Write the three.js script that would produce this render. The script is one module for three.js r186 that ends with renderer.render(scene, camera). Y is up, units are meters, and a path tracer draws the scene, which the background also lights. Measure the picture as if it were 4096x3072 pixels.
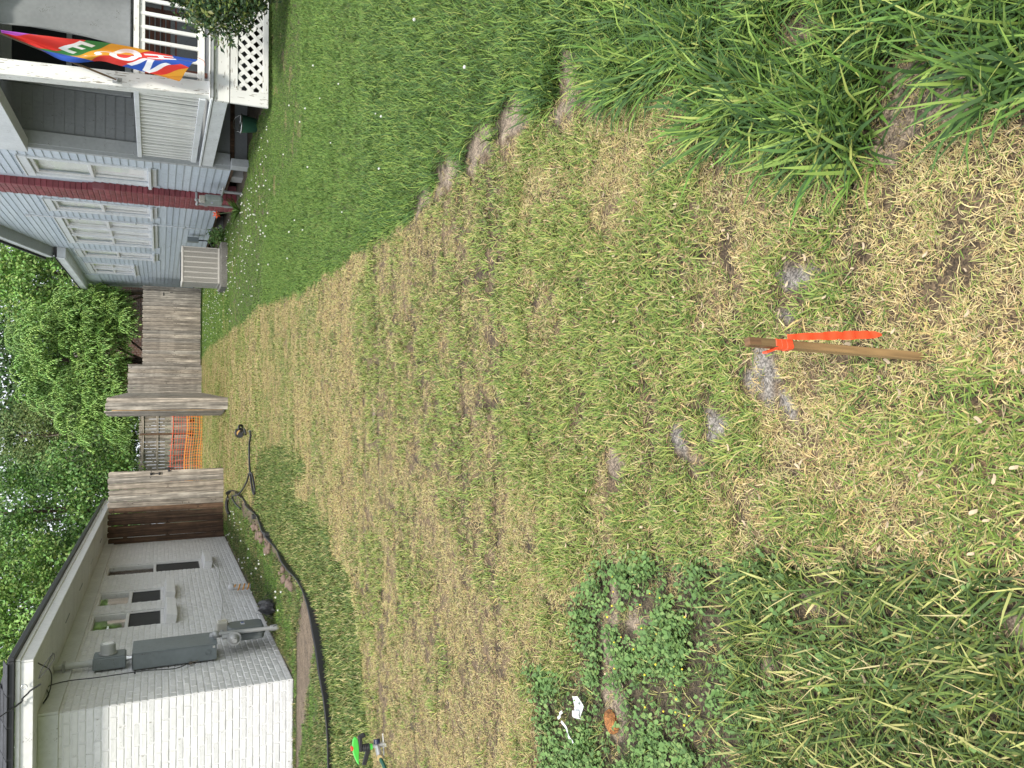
import * as THREE from 'three';
import { mergeGeometries, mergeVertices, toCreasedNormals } from 'three/addons/utils/BufferGeometryUtils.js';
import { FontLoader } from 'three/addons/loaders/FontLoader.js';

/* ---------- camera (a phone held on its side: world up is the picture's left), sky, sun, exposure ---------- */
const scene = new THREE.Scene();
const camera = new THREE.PerspectiveCamera(52.3, 4 / 3, 0.05, 600);
{
  const pitch = THREE.MathUtils.degToRad(24.2), yaw = THREE.MathUtils.degToRad(0.9);
  camera.position.set(0, 1.45, 0);
  camera.up.set(1, 0, 0);
  camera.lookAt(Math.sin(yaw) * Math.cos(pitch), 1.45 - Math.sin(pitch), -Math.cos(yaw) * Math.cos(pitch));
}
const renderer = new THREE.WebGLRenderer({ antialias: true });
renderer.toneMapping = THREE.LinearToneMapping;
renderer.toneMappingExposure = 1.52;
renderer.shadowMap.enabled = true;
{ // bright, thinly overcast sky
  const w = 512, h = 256, d = new Float32Array(w * h * 4);
  for (let j = 0; j < h; j++) for (let i = 0; i < w; i++) {
    const el = Math.max(0, (j + 0.5) / h - 0.5) * Math.PI, s = Math.sin(el), k = (j * w + i) * 4;
    const a = i / w * Math.PI * 2, cl = 1 + 0.05 * Math.sin(a * 3 + el * 7) * Math.cos(a * 5 - el * 4 + 1) * Math.cos(el);
    const b = (0.9 + 0.26 * s) * cl;
    d[k] = b * 0.95; d[k + 1] = b * 1.0; d[k + 2] = b * 1.09; d[k + 3] = 1;
  }
  const t = new THREE.DataTexture(d, w, h, THREE.RGBAFormat, THREE.FloatType);
  t.mapping = THREE.EquirectangularReflectionMapping; t.magFilter = THREE.LinearFilter; t.needsUpdate = true;
  scene.background = t; scene.environment = t;
}
const sun = new THREE.DirectionalLight(new THREE.Color(1, 0.95, 0.86), 2.4);
sun.position.set(1.5, 38, 18); sun.target.position.set(0, 0, -12);
sun.castShadow = true; sun.shadow.radius = 11; sun.shadow.mapSize.set(2048, 2048);
Object.assign(sun.shadow.camera, { left: -30, right: 30, top: 40, bottom: -40, near: 1, far: 140 });
scene.add(sun, sun.target);

/* ---------- helpers ---------- */
let seed = 12345;
const rnd = () => { seed = (seed + 0x6D2B79F5) | 0; let t = Math.imul(seed ^ (seed >>> 15), 1 | seed); t = (t + Math.imul(t ^ (t >>> 7), 61 | t)) ^ t; return ((t ^ (t >>> 14)) >>> 0) / 4294967296; };
const R = (a, b) => a + (b - a) * rnd();
const pick = a => a[Math.floor(rnd() * a.length)];
const clamp = (x, a = 0, b = 1) => Math.min(b, Math.max(a, x));
const lerp = (a, b, t) => a + (b - a) * t;
const sstep = (a, b, x) => { const t = clamp((x - a) / (b - a)); return t * t * (3 - 2 * t); };
const h2 = (x, y) => { let n = Math.imul(x | 0, 374761393) + Math.imul(y | 0, 668265263); n = Math.imul(n ^ (n >>> 13), 1274126177); return ((n ^ (n >>> 16)) >>> 0) / 4294967296; };
function vn(x, y) { const i = Math.floor(x), j = Math.floor(y), u = x - i, v = y - j, a = u * u * (3 - 2 * u), b = v * v * (3 - 2 * v); return lerp(lerp(h2(i, j), h2(i + 1, j), a), lerp(h2(i, j + 1), h2(i + 1, j + 1), a), b); }
function fbm(x, y, n = 4) { let s = 0, a = 0.5, t = 0; for (let i = 0; i < n; i++) { s += a * vn(x + i * 17.3, y - i * 9.1); t += a; a *= 0.5; x *= 2.03; y *= 2.03; } return s / t; }
const C = (r, g, b) => new THREE.Color().setRGB(r, g, b);
const used = new Map();
function numbered(n) { const k = used.get(n) || 0; used.set(n, k + 1); return k ? `${n}_${String(k).padStart(3, '0')}` : n; }
function P(name, geo, mat, parent) { const m = new THREE.Mesh(geo, mat); m.name = name; m.castShadow = m.receiveShadow = true; if (parent) parent.add(m); return m; }
function T(name, label, category, [x, y, z] = [0, 0, 0], turn = 0, group) {
  const o = new THREE.Group(); o.name = numbered(name); o.position.set(x, y, z); o.rotation.y = turn;
  o.userData = { label, category }; if (group) o.userData.group = group; scene.add(o); return o;
}
function structure(name, geo, mat) { const m = P(numbered(name), geo, mat, scene); m.userData.kind = 'structure'; return m; }
const M4 = (x, y, z, rx = 0, ry = 0, rz = 0) => new THREE.Matrix4().compose(new THREE.Vector3(x, y, z), new THREE.Quaternion().setFromEuler(new THREE.Euler(rx, ry, rz)), new THREE.Vector3(1, 1, 1));
const at = (g, x, y, z, rx = 0, ry = 0, rz = 0) => { g.applyMatrix4(M4(x, y, z, rx, ry, rz)); return g; };
/* box projected uv in metres; long = axis the grain runs along (becomes v) */
function boxUV(g, long = 1, ou = 0, ov = 0) {
  if (g.index) g = g.toNonIndexed();
  if (!g.attributes.normal) g.computeVertexNormals();
  const p = g.attributes.position, uv = new Float32Array(p.count * 2), a = new THREE.Vector3(), b = new THREE.Vector3(), c = new THREE.Vector3();
  for (let i = 0; i < p.count; i += 3) {
    a.fromBufferAttribute(p, i); b.fromBufferAttribute(p, i + 1); c.fromBufferAttribute(p, i + 2);
    const n = b.clone().sub(a).cross(c.clone().sub(a)), q = [Math.abs(n.x), Math.abs(n.y), Math.abs(n.z)];
    const k = q.indexOf(Math.max(...q)); const ax = [0, 1, 2].filter(t => t !== k);
    let U, V; if (ax.includes(long)) { V = long; U = ax.find(t => t !== long); } else { U = ax[0]; V = ax[1]; }
    [a, b, c].forEach((v, j) => { uv[(i + j) * 2] = v.getComponent(U) + ou; uv[(i + j) * 2 + 1] = v.getComponent(V) + ov; });
  }
  g.setAttribute('uv', new THREE.BufferAttribute(uv, 2)); return g;
}
/* chamfered box, 44 triangles, centred */
function cbox(w, h, d, c = 0.004, long = 1, ou = 0, ov = 0) {
  const X = w / 2, Y = h / 2, Z = d / 2; c = Math.min(c, X * 0.8, Y * 0.8, Z * 0.8);
  const f = (ax, s) => (u, v) => { const r = [0, 0, 0], D = [X, Y, Z]; r[ax] = s * D[ax]; const o = [0, 1, 2].filter(t => t !== ax); r[o[0]] = u * (D[o[0]] - c); r[o[1]] = v * (D[o[1]] - c); return r; };
  const pos = []; const tri = (a, b, e) => { const m = [0, 1, 2].map(i => a[i] + b[i] + e[i]); const n = [(b[1] - a[1]) * (e[2] - a[2]) - (b[2] - a[2]) * (e[1] - a[1]), (b[2] - a[2]) * (e[0] - a[0]) - (b[0] - a[0]) * (e[2] - a[2]), (b[0] - a[0]) * (e[1] - a[1]) - (b[1] - a[1]) * (e[0] - a[0])]; if (n[0] * m[0] + n[1] * m[1] + n[2] * m[2] < 0) pos.push(...a, ...e, ...b); else pos.push(...a, ...b, ...e); };
  const quad = (a, b, e, g) => { tri(a, b, e); tri(a, e, g); };
  for (let ax = 0; ax < 3; ax++) for (const s of [-1, 1]) { const q = f(ax, s); quad(q(-1, -1), q(1, -1), q(1, 1), q(-1, 1)); }
  for (let ax = 0; ax < 3; ax++) { // edges along ax
    const [b, e] = [0, 1, 2].filter(t => t !== ax);
    for (const sb of [-1, 1]) for (const se of [-1, 1]) {
      const D = [X, Y, Z], mk = (t, which) => { const r = [0, 0, 0]; r[ax] = t * (D[ax] - c); r[b] = sb * (which ? D[b] - c : D[b]); r[e] = se * (which ? D[e] : D[e] - c); return r; };
      quad(mk(-1, 0), mk(1, 0), mk(1, 1), mk(-1, 1));
    }
  }
  for (const sx of [-1, 1]) for (const sy of [-1, 1]) for (const sz of [-1, 1]) tri([sx * X, sy * (Y - c), sz * (Z - c)], [sx * (X - c), sy * Y, sz * (Z - c)], [sx * (X - c), sy * (Y - c), sz * Z]);
  const g = new THREE.BufferGeometry(); g.setAttribute('position', new THREE.Float32BufferAttribute(pos, 3)); g.computeVertexNormals();
  return boxUV(g, long, ou, ov);
}
const box = (w, h, d, x = 0, y = 0, z = 0, long = 1) => at(boxUV(new THREE.BoxGeometry(w, h, d), long, rnd() * 3, rnd() * 3), x, y, z);
const bb = (x0, x1, y0, y1, z0, z1, c = 0.004, long = 1) => at(cbox(Math.abs(x1 - x0), Math.abs(y1 - y0), Math.abs(z1 - z0), c, long, rnd() * 3, rnd() * 3), (x0 + x1) / 2, (y0 + y1) / 2, (z0 + z1) / 2);
const cyl = (r0, r1, h, n = 16) => boxUV(new THREE.CylinderGeometry(r0, r1, h, n));
const merge = a => mergeGeometries(a.map(g => { g = g.index ? g.toNonIndexed() : g; for (const k of Object.keys(g.attributes)) if (!['position', 'normal', 'uv'].includes(k)) g.deleteAttribute(k); if (!g.attributes.uv) g.setAttribute('uv', new THREE.Float32BufferAttribute(new Float32Array(g.attributes.position.count * 2), 2)); return g; }));
const V3 = (x, y, z) => new THREE.Vector3(x, y, z);
function tube(pts, r, seg = 40, rad = 8) { return new THREE.TubeGeometry(new THREE.CatmullRomCurve3(pts.map(p => V3(...p))), seg, r, rad); }
function taperTube(pts, r0, r1, seg = 12, rad = 7) {
  const c = new THREE.CatmullRomCurve3(pts.map(p => V3(...p))), g = new THREE.TubeGeometry(c, seg, 1, rad), p = g.attributes.position;
  for (let i = 0; i <= seg; i++) { const q = c.getPointAt(i / seg), r = lerp(r0, r1, i / seg); for (let j = 0; j <= rad; j++) { const k = i * (rad + 1) + j; p.setXYZ(k, q.x + (p.getX(k) - q.x) * r, q.y + (p.getY(k) - q.y) * r, q.z + (p.getZ(k) - q.z) * r); } }
  g.computeVertexNormals(); return g;
}
function tex(w, h, fn, su = 1, sv = 1, srgb = true) { // fn -> [r,g,b] 0..255
  const d = new Uint8Array(w * h * 4);
  for (let j = 0; j < h; j++) for (let i = 0; i < w; i++) { const c = fn(i / w, j / h), k = (j * w + i) * 4; d[k] = clamp(c[0], 0, 255); d[k + 1] = clamp(c[1], 0, 255); d[k + 2] = clamp(c[2], 0, 255); d[k + 3] = 255; }
  const t = new THREE.DataTexture(d, w, h); t.wrapS = t.wrapT = THREE.RepeatWrapping; t.magFilter = THREE.LinearFilter; t.minFilter = THREE.LinearMipmapLinearFilter; t.generateMipmaps = true;
  if (srgb) t.colorSpace = THREE.SRGBColorSpace; t.repeat.set(1 / su, 1 / sv); t.needsUpdate = true; return t;
}
/* seamless noise on the unit square */
const tn = (u, v, fx, fy) => { const bl = (a, b, t) => lerp(a, b, t * t * (3 - 2 * t)); const n = (x, y) => { const i = Math.floor(x), j = Math.floor(y), m = (k, f) => ((k % f) + f) % f; return bl(bl(h2(m(i, fx) + fx * 31, m(j, fy) + fy * 57), h2(m(i + 1, fx) + fx * 31, m(j, fy) + fy * 57), x - i), bl(h2(m(i, fx) + fx * 31, m(j + 1, fy) + fy * 57), h2(m(i + 1, fx) + fx * 31, m(j + 1, fy) + fy * 57), x - i), y - j); }; return n(u * fx, v * fy); };
const knots = Array.from({ length: 9 }, () => [rnd(), rnd(), R(0.012, 0.022)]);
function woodPx(u, v, light) {
  let warp = 0, knot = 0;
  for (const [ku, kv, kr] of knots) { let du = Math.abs(u - ku); du = Math.min(du, 1 - du); let dv = Math.abs(v - kv); dv = Math.min(dv, 1 - dv); const d = Math.hypot(du, dv * 3.2) / kr; if (d < 5) { warp += Math.exp(-d * d * 0.25) * 0.035 * (u > ku ? 1 : -1); knot = Math.max(knot, 1 - d * 0.85); } }
  const x = u + warp + (tn(u, v, 4, 5) - 0.5) * 0.025;
  const s = tn(x - Math.floor(x), v, 34, 3) * 0.5 + tn(x - Math.floor(x), v, 90, 6) * 0.32 + tn(u, v, 200, 40) * 0.18;
  const blot = tn(u, v, 6, 9) * 0.6 + tn(u, v, 14, 22) * 0.4;
  return { s, k: clamp(knot), blot };
}
const woodTex = tex(512, 1024, (u, v) => { const { s, k, blot } = woodPx(u, v); const b = (0.42 + 0.95 * s) * (0.84 + 0.32 * blot) * (1 - 0.62 * k); return [196 * b, 188 * b * (1 - 0.04 * k), 178 * b * (1 - 0.12 * k)]; }, 0.9, 1.8);
const woodBump = tex(512, 1024, (u, v) => { const { s, k } = woodPx(u, v); const b = 255 * clamp(0.2 + 0.8 * s - 0.3 * k); return [b, b, b]; }, 0.9, 1.8, false);
const speckTex = tex(512, 512, (u, v) => { const b = 200 + 40 * (tn(u, v, 8, 8) - 0.5) + 40 * (tn(u, v, 64, 64) - 0.5) + 26 * (tn(u, v, 256, 256) - 0.5); return [b, b, b]; }, 1, 1);
const speckBump = tex(512, 512, (u, v) => { const b = 128 + 90 * (tn(u, v, 16, 16) - 0.5) + 100 * (tn(u, v, 70, 70) - 0.5) + 60 * (tn(u, v, 230, 230) - 0.5); return [b, b, b]; }, 0.5, 0.5, false);
/* old white paint: faint mottling, a few chips and dirt flecks */
const paintTex = tex(1024, 1024, (u, v) => { let b = 236 + 14 * (tn(u, v, 5, 5) - 0.5) + 12 * (tn(u, v, 40, 40) - 0.5); const f = tn(u, v, 130, 130) * tn(u, v, 17, 17); const d = f > 0.62 ? (f - 0.62) * 260 : 0; b -= d; return [b, b - d * 0.08, b - d * 0.2]; }, 1.3, 1.3);
const peelTex = tex(512, 1024, (u, v) => { const b = 238 + 14 * (tn(u, v, 9, 9) - 0.5); const f = tn(u, v, 50, 9) * 0.55 + tn(u, v, 120, 26) * 0.45; const p = f > 0.76 ? 1 : 0; return p ? [150, 141, 128] : [b, b, b - 3]; }, 0.7, 1.4);
const soilTex = tex(1024, 1024, (u, v) => { let b = 0.7 + 0.16 * (tn(u, v, 9, 9) - 0.5) + 0.25 * (tn(u, v, 60, 60) - 0.5) + 0.5 * (tn(u, v, 240, 240) - 0.5); const c = tn(u, v, 330, 330); if (c > 0.86) b += 0.25; if (c < 0.1) b -= 0.22; return [255 * b, 250 * b, 243 * b]; }, 0.8, 0.8);
const soilBump = tex(1024, 1024, (u, v) => { const b = 255 * clamp(0.5 + 0.6 * (tn(u, v, 30, 30) - 0.5) + 0.5 * (tn(u, v, 110, 110) - 0.5) + 0.3 * (tn(u, v, 300, 300) - 0.5)); return [b, b, b]; }, 0.8, 0.8, false);
const std = (color, roughness = 0.8, o = {}) => new THREE.MeshStandardMaterial({ color, roughness, ...o });

/* ---------- ground: old lawn, new sod laid on it, bare soil, weeds, bed ---------- */
const GX0 = -5.2, GZ0 = -33, CELL = 0.02, GW = 590, GH = 1700;
const inPoly = (poly, val, grid) => { // scanline fill
  for (let j = 0; j < GH; j++) {
    const z = GZ0 + (j + 0.5) * CELL, xs = [];
    for (let i = 0, k = poly.length - 1; i < poly.length; k = i++) { const [x1, z1] = poly[k], [x2, z2] = poly[i]; if ((z1 <= z) !== (z2 <= z)) xs.push(x1 + (z - z1) / (z2 - z1) * (x2 - x1)); }
    xs.sort((a, b) => a - b);
    for (let s = 0; s + 1 < xs.length; s += 2) { const a = Math.max(0, Math.ceil((xs[s] - GX0) / CELL - 0.5)), b = Math.min(GW - 1, Math.floor((xs[s + 1] - GX0) / CELL - 0.5)); for (let i = a; i <= b; i++) grid[j * GW + i] = val; }
  }
};
const SOD = 1, RIGHT = 0, STRIP = 2, WEED = 3, BED = 4;
const zone = new Uint8Array(GW * GH); // old long lawn where nothing else is set
const sodRight = [[1.52, -28.63], [1.45, -23.18], [1.37, -18.52], [1.33, -14.95], [1.38, -13.12], [1.27, -10.95], [1.17, -9.37], [1.09, -7.91], [1.15, -7.66], [1.12, -6.72], [1.15, -5.97], [1.12, -5.18], [1.10, -4.61], [1.15, -4.25], [1.17, -3.84], [1.21, -3.46], [1.20, -3.14], [1.16, -2.82], [1.12, -2.63], [1.07, -2.45], [1.04, -2.27], [0.99, -2.08], [0.97, -1.91], [0.95, -1.81], [0.88, -1.76], [0.81, -1.78], [0.75, -1.76], [0.73, -1.67], [0.67, -1.56], [0.58, -1.42], [0.55, -1.35], [0.54, -1.24], [0.53, -1.09], [0.54, -0.92], [0.52, -0.77], [0.5, 0.9]];
const sodLeft = [[-1.06, -13.16], [-0.95, -13.16], [-0.63, -10.75], [-0.63, -9.94], [-0.69, -9.40], [-0.66, -8.91], [-0.71, -8.52], [-0.91, -8.52], [-0.99, -9.40], [-1.18, -9.40], [-1.13, -7.94], [-1.27, -7.94], [-1.29, -7.21], [-1.41, -7.22], [-1.43, -6.76], [-1.42, -6.41], [-1.65, -6.25], [-1.95, -6.02], [-2.26, -5.88], [-2.55, -5.74], [-2.9, -5.61], [-5.2, -5.1]];
const sodNear = [[-5.2, -2.7], [-1.64, -2.89], [-1.43, -2.93], [-1.24, -2.92], [-1.15, -2.99], [-1.07, -2.82], [-1.09, -2.63], [-0.95, -2.59], [-0.78, -2.60], [-0.66, -2.45], [-0.60, -2.42], [-0.52, -2.21], [-0.48, -2.10], [-0.52, -2.03], [-0.52, -1.93], [-0.47, -1.91], [-0.44, -1.78], [-0.44, -1.63], [-0.42, -1.47], [-0.37, -1.38], [-0.34, -1.27], [-0.32, -1.21], [-0.34, -1.16], [-0.33, -1.01], [-0.31, -0.79], [-0.3, 0.9]];
const edgeLine = [[-2.41, -18.75], [-2.25, -18.6], [-2.08, -17.96], [-1.99, -16.86], [-1.93, -15.43], [-1.93, -13.85], [-1.99, -11.99], [-2.05, -10.78], [-2.08, -9.42], [-2.07, -8.78], [-2.19, -7.96], [-2.41, -7.60], [-2.69, -7.38], [-2.98, -7.24], [-3.36, -7.16], [-3.70, -7.09], [-5.2, -6.9]];
inPoly([[-5.2, -20.3], [-2.41, -18.75], ...edgeLine.slice(1), [-5.2, -6.9]], BED, zone);
inPoly([...edgeLine.slice(5), [-5.2, -5.1], ...sodLeft.slice().reverse(), [-1.9, -13.7]], STRIP, zone);
inPoly([...sodNear, [-5.2, 0.9]], WEED, zone);
inPoly([[1.2, -33], ...sodRight, ...sodNear.slice().reverse(), ...sodLeft.slice().reverse(), [-1.9, -13.7], ...edgeLine.slice(0, 5).reverse(), [-3.0, -19.6], [-3.2, -33]], SOD, zone);
const sodM = new Float32Array(GW * GH); { // softened sod mask, for the raised edge of the mats
  const t = new Float32Array(GW * GH), r = 1;
  for (let k = 0; k < GW * GH; k++) sodM[k] = zone[k] === SOD ? 1 : 0;
  for (let j = 0; j < GH; j++) for (let i = r; i < GW - r; i++) { const k = j * GW + i; t[k] = (sodM[k - 1] + sodM[k] + sodM[k + 1]) / 3; }
  for (let j = r; j < GH - r; j++) for (let i = 0; i < GW; i++) { const k = j * GW + i; sodM[k] = (t[k - GW] + t[k] + t[k + GW]) / 3; }
}
const cellOf = (x, z) => { const i = Math.floor((x - GX0) / CELL), j = Math.floor((z - GZ0) / CELL); return i < 0 || j < 0 || i >= GW || j >= GH ? -1 : j * GW + i; };
const wob = (x, z) => [x + (fbm(x * 9, z * 9, 2) - 0.5) * 0.09, z + (fbm(x * 9 + 50, z * 9, 2) - 0.5) * 0.09];
const zoneAt = (x, z) => { const [a, b] = wob(x, z), k = cellOf(a, b); return k < 0 ? (x < -2.2 && z > -20 ? BED : RIGHT) : zone[k]; };
const sodAt = (x, z) => { const [a, b] = wob(x, z), k = cellOf(a, b); return k < 0 ? 0 : sodM[k]; };
/* bare patches: x, z, half widths, turn, grey (ash) or sand */
const bare = [[1.2, -2.68, 0.173, 0.123, 0.3, 0], [1.09, -2.46, 0.086, 0.074, 0, 0], [1.24, -3.16, 0.099, 0.173, 0, 0], [1.22, -3.6, 0.099, 0.185, 0, 0], [1.2, -4.06, 0.086, 0.198, 0, 0], [1.18, -4.5, 0.074, 0.148, 0, 0], [0.62, -1.19, 0.115, 0.068, 0.5, 0], [0.6, -1.06, 0.06, 0.05, 0, 0], [0.9, -1.44, 0.045, 0.09, 0.4, 0],
  [0.045, -1.585, 0.067, 0.056, 0.2, 1], [-0.01, -1.55, 0.045, 0.028, 0.2, 1], [-0.035, -1.49, 0.05, 0.028, -0.3, 1], [-0.12, -1.95, 0.056, 0.033, 0, 1], [-0.095, -1.79, 0.056, 0.056, 0.6, 1], [0.29, -1.46, 0.033, 0.067, 0, 1], [0.2, -1.5, 0.033, 0.033, 0, 1],
  [-1.1, -2.34, 0.104, 0.058, 0.2, 0], [-1, -2.38, 0.114, 0.046, 0, 0], [-0.76, -2.2, 0.052, 0.073, 0.3, 0], [-0.72, -2.36, 0.135, 0.031, 0.1, 0], [-0.72, -1.6, 0.035, 0.03, 0, 0], [-0.5, -1.45, 0.03, 0.045, 0, 0], [-0.9, -2.42, 0.125, 0.031, 0, 0], [-0.43, -0.92, 0.03, 0.06, 0, 0],
  [-0.15, -5.6, 0.062, 0.031, 0, 0], [-0.25, -2.3, 0.052, 0.062, 0, 0], [-0.2, -1.87, 0.031, 0.031, 0, 0]];
function bareAt(x, z) { let best = 0, grey = 0; for (const [bx, bz, rx, rz, a, gr] of bare) { const dx = x - bx, dz = z - bz; if (Math.abs(dx) > 1 || Math.abs(dz) > 1) continue; const c = Math.cos(a), s = Math.sin(a), d = Math.hypot((dx * c + dz * s) / rx, (dz * c - dx * s) / rz) + (fbm(x * 26, z * 26, 4) - 0.5) * 1.7; const m = 1 - sstep(0.72, 1.1, d); if (m > best) { best = m; grey = gr; } } return [best, grey]; }
/* sod pieces: rows across the yard with joints; distance to the nearest joint and a tone per piece */
const PR = 0.42, PL = 0.62;
function piece(x, z) { const zz = z + (fbm(x * 1.3, z * 1.3, 2) - 0.5) * 0.1 + x * 0.05, j = Math.floor(zz / PR), off = h2(j, 7) * PL, xx = x + off + (fbm(x * 1.1 + 9, z, 2) - 0.5) * 0.1, i = Math.floor(xx / PL); const a = zz / PR - j, b = xx / PL - i; return [Math.min(Math.min(a, 1 - a) * PR, Math.min(b, 1 - b) * PL), h2(i * 13 + 5, j)]; }
const dirtAt = (x, z) => { // worn soil of the bed beside the edging
  const n = (fbm(x * 4, z * 4, 3) - 0.5) * 0.5; if (zoneAt(x, z) !== BED) return 0;
  const a = 1 - sstep(0.16, 0.34, Math.abs(z + 8.35 + (x + 2.2) * -0.62) * 0.5 + n * 0.3 + (x > -2.1 ? 1 : 0));
  const b = z < -9.3 ? 1 - sstep(0.05, 0.2, (-2.12 - x) + n * 0.25) : 0; return Math.max(x < -2.05 && z > -9.3 ? a : 0, b * 0.8);
};
const SODH = 0.028;
function gy(x, z) {
  let y = (fbm(x * 0.5, z * 0.5, 2) - 0.5) * 0.04 + (fbm(x * 5, z * 5, 3) - 0.5) * 0.012;
  const s = sodAt(x, z);
  if (s > 0) { const [d] = piece(x, z); y += s * SODH * (0.75 + 0.25 * sstep(0, 0.03, d)) + s * (fbm(x * 2.6, z * 2.6, 3) - 0.5) * 0.03; }
  return y;
}
{
  const pos = [], col = [], uv = [], idx = [];
  const c0 = [0, 0, 0];
  const mixc = (c, d, t) => { for (let i = 0; i < 3; i++) c[i] = lerp(c[i], d[i], t); };
  const grid = (x0, x1, z0, z1, st) => {
    const nx = Math.round((x1 - x0) / st), nz = Math.round((z1 - z0) / st), b = pos.length / 3;
    for (let j = 0; j <= nz; j++) for (let i = 0; i <= nx; i++) {
      const x = x0 + (x1 - x0) * i / nx, z = z0 + (z1 - z0) * j / nz, zn = zoneAt(x, z), [bm, gr] = bareAt(x, z);
      pos.push(x, gy(x, z), z); uv.push(x, z);
      const c = zn === SOD ? [0.24, 0.175, 0.105] : zn === BED ? [0.16, 0.13, 0.075] : zn === STRIP ? [0.17, 0.14, 0.075] : [0.15, 0.12, 0.075];
      const n = fbm(x * 3, z * 3, 3); for (let i = 0; i < 3; i++) c[i] *= 0.75 + 0.5 * n;
      if (zn === SOD) { const [d] = piece(x, z); if (d < 0.02) mixc(c, [0.1, 0.075, 0.05], 0.7); }
      if (bm > 0) mixc(c, gr ? [0.4, 0.375, 0.345] : [0.44, 0.36, 0.275], bm);
      const dd = dirtAt(x, z); if (dd > 0) mixc(c, [0.3, 0.235, 0.17], dd);
      col.push(...c);
    }
    for (let j = 0; j < nz; j++) for (let i = 0; i < nx; i++) { const k = b + j * (nx + 1) + i; idx.push(k, k + nx + 1, k + 1, k + 1, k + nx + 1, k + nx + 2); }
  };
  grid(-3.2, 3.2, -5, 0.6, 0.025); grid(-5.2, -3.2, -5, 0.6, 0.2); grid(3.2, 6.6, -5, 0.6, 0.2); grid(-5.2, 6.6, -33, -5, 0.1);
  const g = new THREE.BufferGeometry(); g.setAttribute('position', new THREE.Float32BufferAttribute(pos, 3)); g.setAttribute('color', new THREE.Float32BufferAttribute(col, 3)); g.setAttribute('uv', new THREE.Float32BufferAttribute(uv, 2)); g.setIndex(idx); g.computeVertexNormals();
  structure('ground', g, std(0xffffff, 0.95, { vertexColors: true, map: soilTex, bumpMap: soilBump, bumpScale: 0.006 }));
  const far = new THREE.PlaneGeometry(500, 500, 1, 1); far.rotateX(-Math.PI / 2); far.translate(0, -0.07, -60); boxUV(far);
  structure('far_ground', far, std(C(0.1, 0.14, 0.05), 1));
}

/* ---------- grass: tufts of bent blades ---------- */
function tuftGeo(n, rad, len, wid, lean, curl, colors, opt = {}) {
  const pos = [], col = [], idx = [], nor = [];
  for (let b = 0; b < n; b++) {
    const a = R(0, 6.283), r = rad * Math.sqrt(rnd()), bx = Math.cos(a) * r, bz = Math.sin(a) * r;
    const yaw = opt.dir !== undefined ? opt.dir + R(-1, 1) * opt.spread : R(0, 6.283), L = R(len[0], len[1]), w = R(wid[0], wid[1]) / 2;
    let th = R(lean[0], lean[1]); const cu = R(curl[0], curl[1]), tw = R(-0.7, 0.7), c = pick(colors), k = R(0.85, 1.12);
    const S = 3, base = pos.length / 3; let x = bx, y = -0.004, z = bz; const sx = -Math.sin(yaw), sz = Math.cos(yaw);
    for (let s = 0; s <= S; s++) {
      const f = s / S, ww = w * (s === 0 ? 0.7 : s === S ? 0.12 : 1 - 0.25 * f), ct = Math.cos(tw * f), st = Math.sin(tw * f);
      const wx = sx * ct, wz = sz * ct, wy = st;
      pos.push(x - wx * ww, y - wy * ww, z - wz * ww, x + wx * ww, y + wy * ww, z + wz * ww);
      for (let q = 0; q < 2; q++) col.push(c[0] * k, c[1] * k, c[2] * k);
      const dx = Math.sin(th) * Math.cos(yaw), dy = Math.cos(th), dz = Math.sin(th) * Math.sin(yaw);
      x += dx * L / S; y += dy * L / S; z += dz * L / S; if (y < 0.003) { y = 0.003 + rnd() * 0.004; }
      th += cu / S;
      if (s) { const i = base + s * 2; idx.push(i - 2, i - 1, i, i - 1, i + 1, i); }
    }
  }
  const g = new THREE.BufferGeometry(); g.setAttribute('position', new THREE.Float32BufferAttribute(pos, 3)); g.setAttribute('color', new THREE.Float32BufferAttribute(col, 3)); g.setIndex(idx); g.computeVertexNormals(); return g;
}
const STRAW = [[0.522, 0.397, 0.174], [0.414, 0.300, 0.135], [0.612, 0.485, 0.246], [0.270, 0.185, 0.087], [0.486, 0.362, 0.158], [0.450, 0.353, 0.206], [0.180, 0.123, 0.063]];
const STRAWG = [[0.42, 0.37, 0.15], [0.36, 0.36, 0.12], [0.5, 0.42, 0.2]];
const GREEN = [[0.142, 0.218, 0.033], [0.209, 0.285, 0.052], [0.090, 0.157, 0.027], [0.285, 0.323, 0.076], [0.180, 0.257, 0.048], [0.067, 0.123, 0.024]];
const LUSH = [[0.091, 0.183, 0.023], [0.133, 0.240, 0.036], [0.054, 0.120, 0.019], [0.202, 0.303, 0.057], [0.106, 0.205, 0.030], [0.037, 0.089, 0.017]];
const DULL = [[0.081, 0.131, 0.021], [0.123, 0.176, 0.029], [0.052, 0.090, 0.016], [0.170, 0.217, 0.040], [0.060, 0.112, 0.023], [0.094, 0.153, 0.032]];
const rep = (a, n) => Array.from({ length: n }, () => a).flat();
const grassMat = std(0xffffff, 0.72, { vertexColors: true });
const strawMat = std(0xffffff, 0.85, { vertexColors: true });
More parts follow.
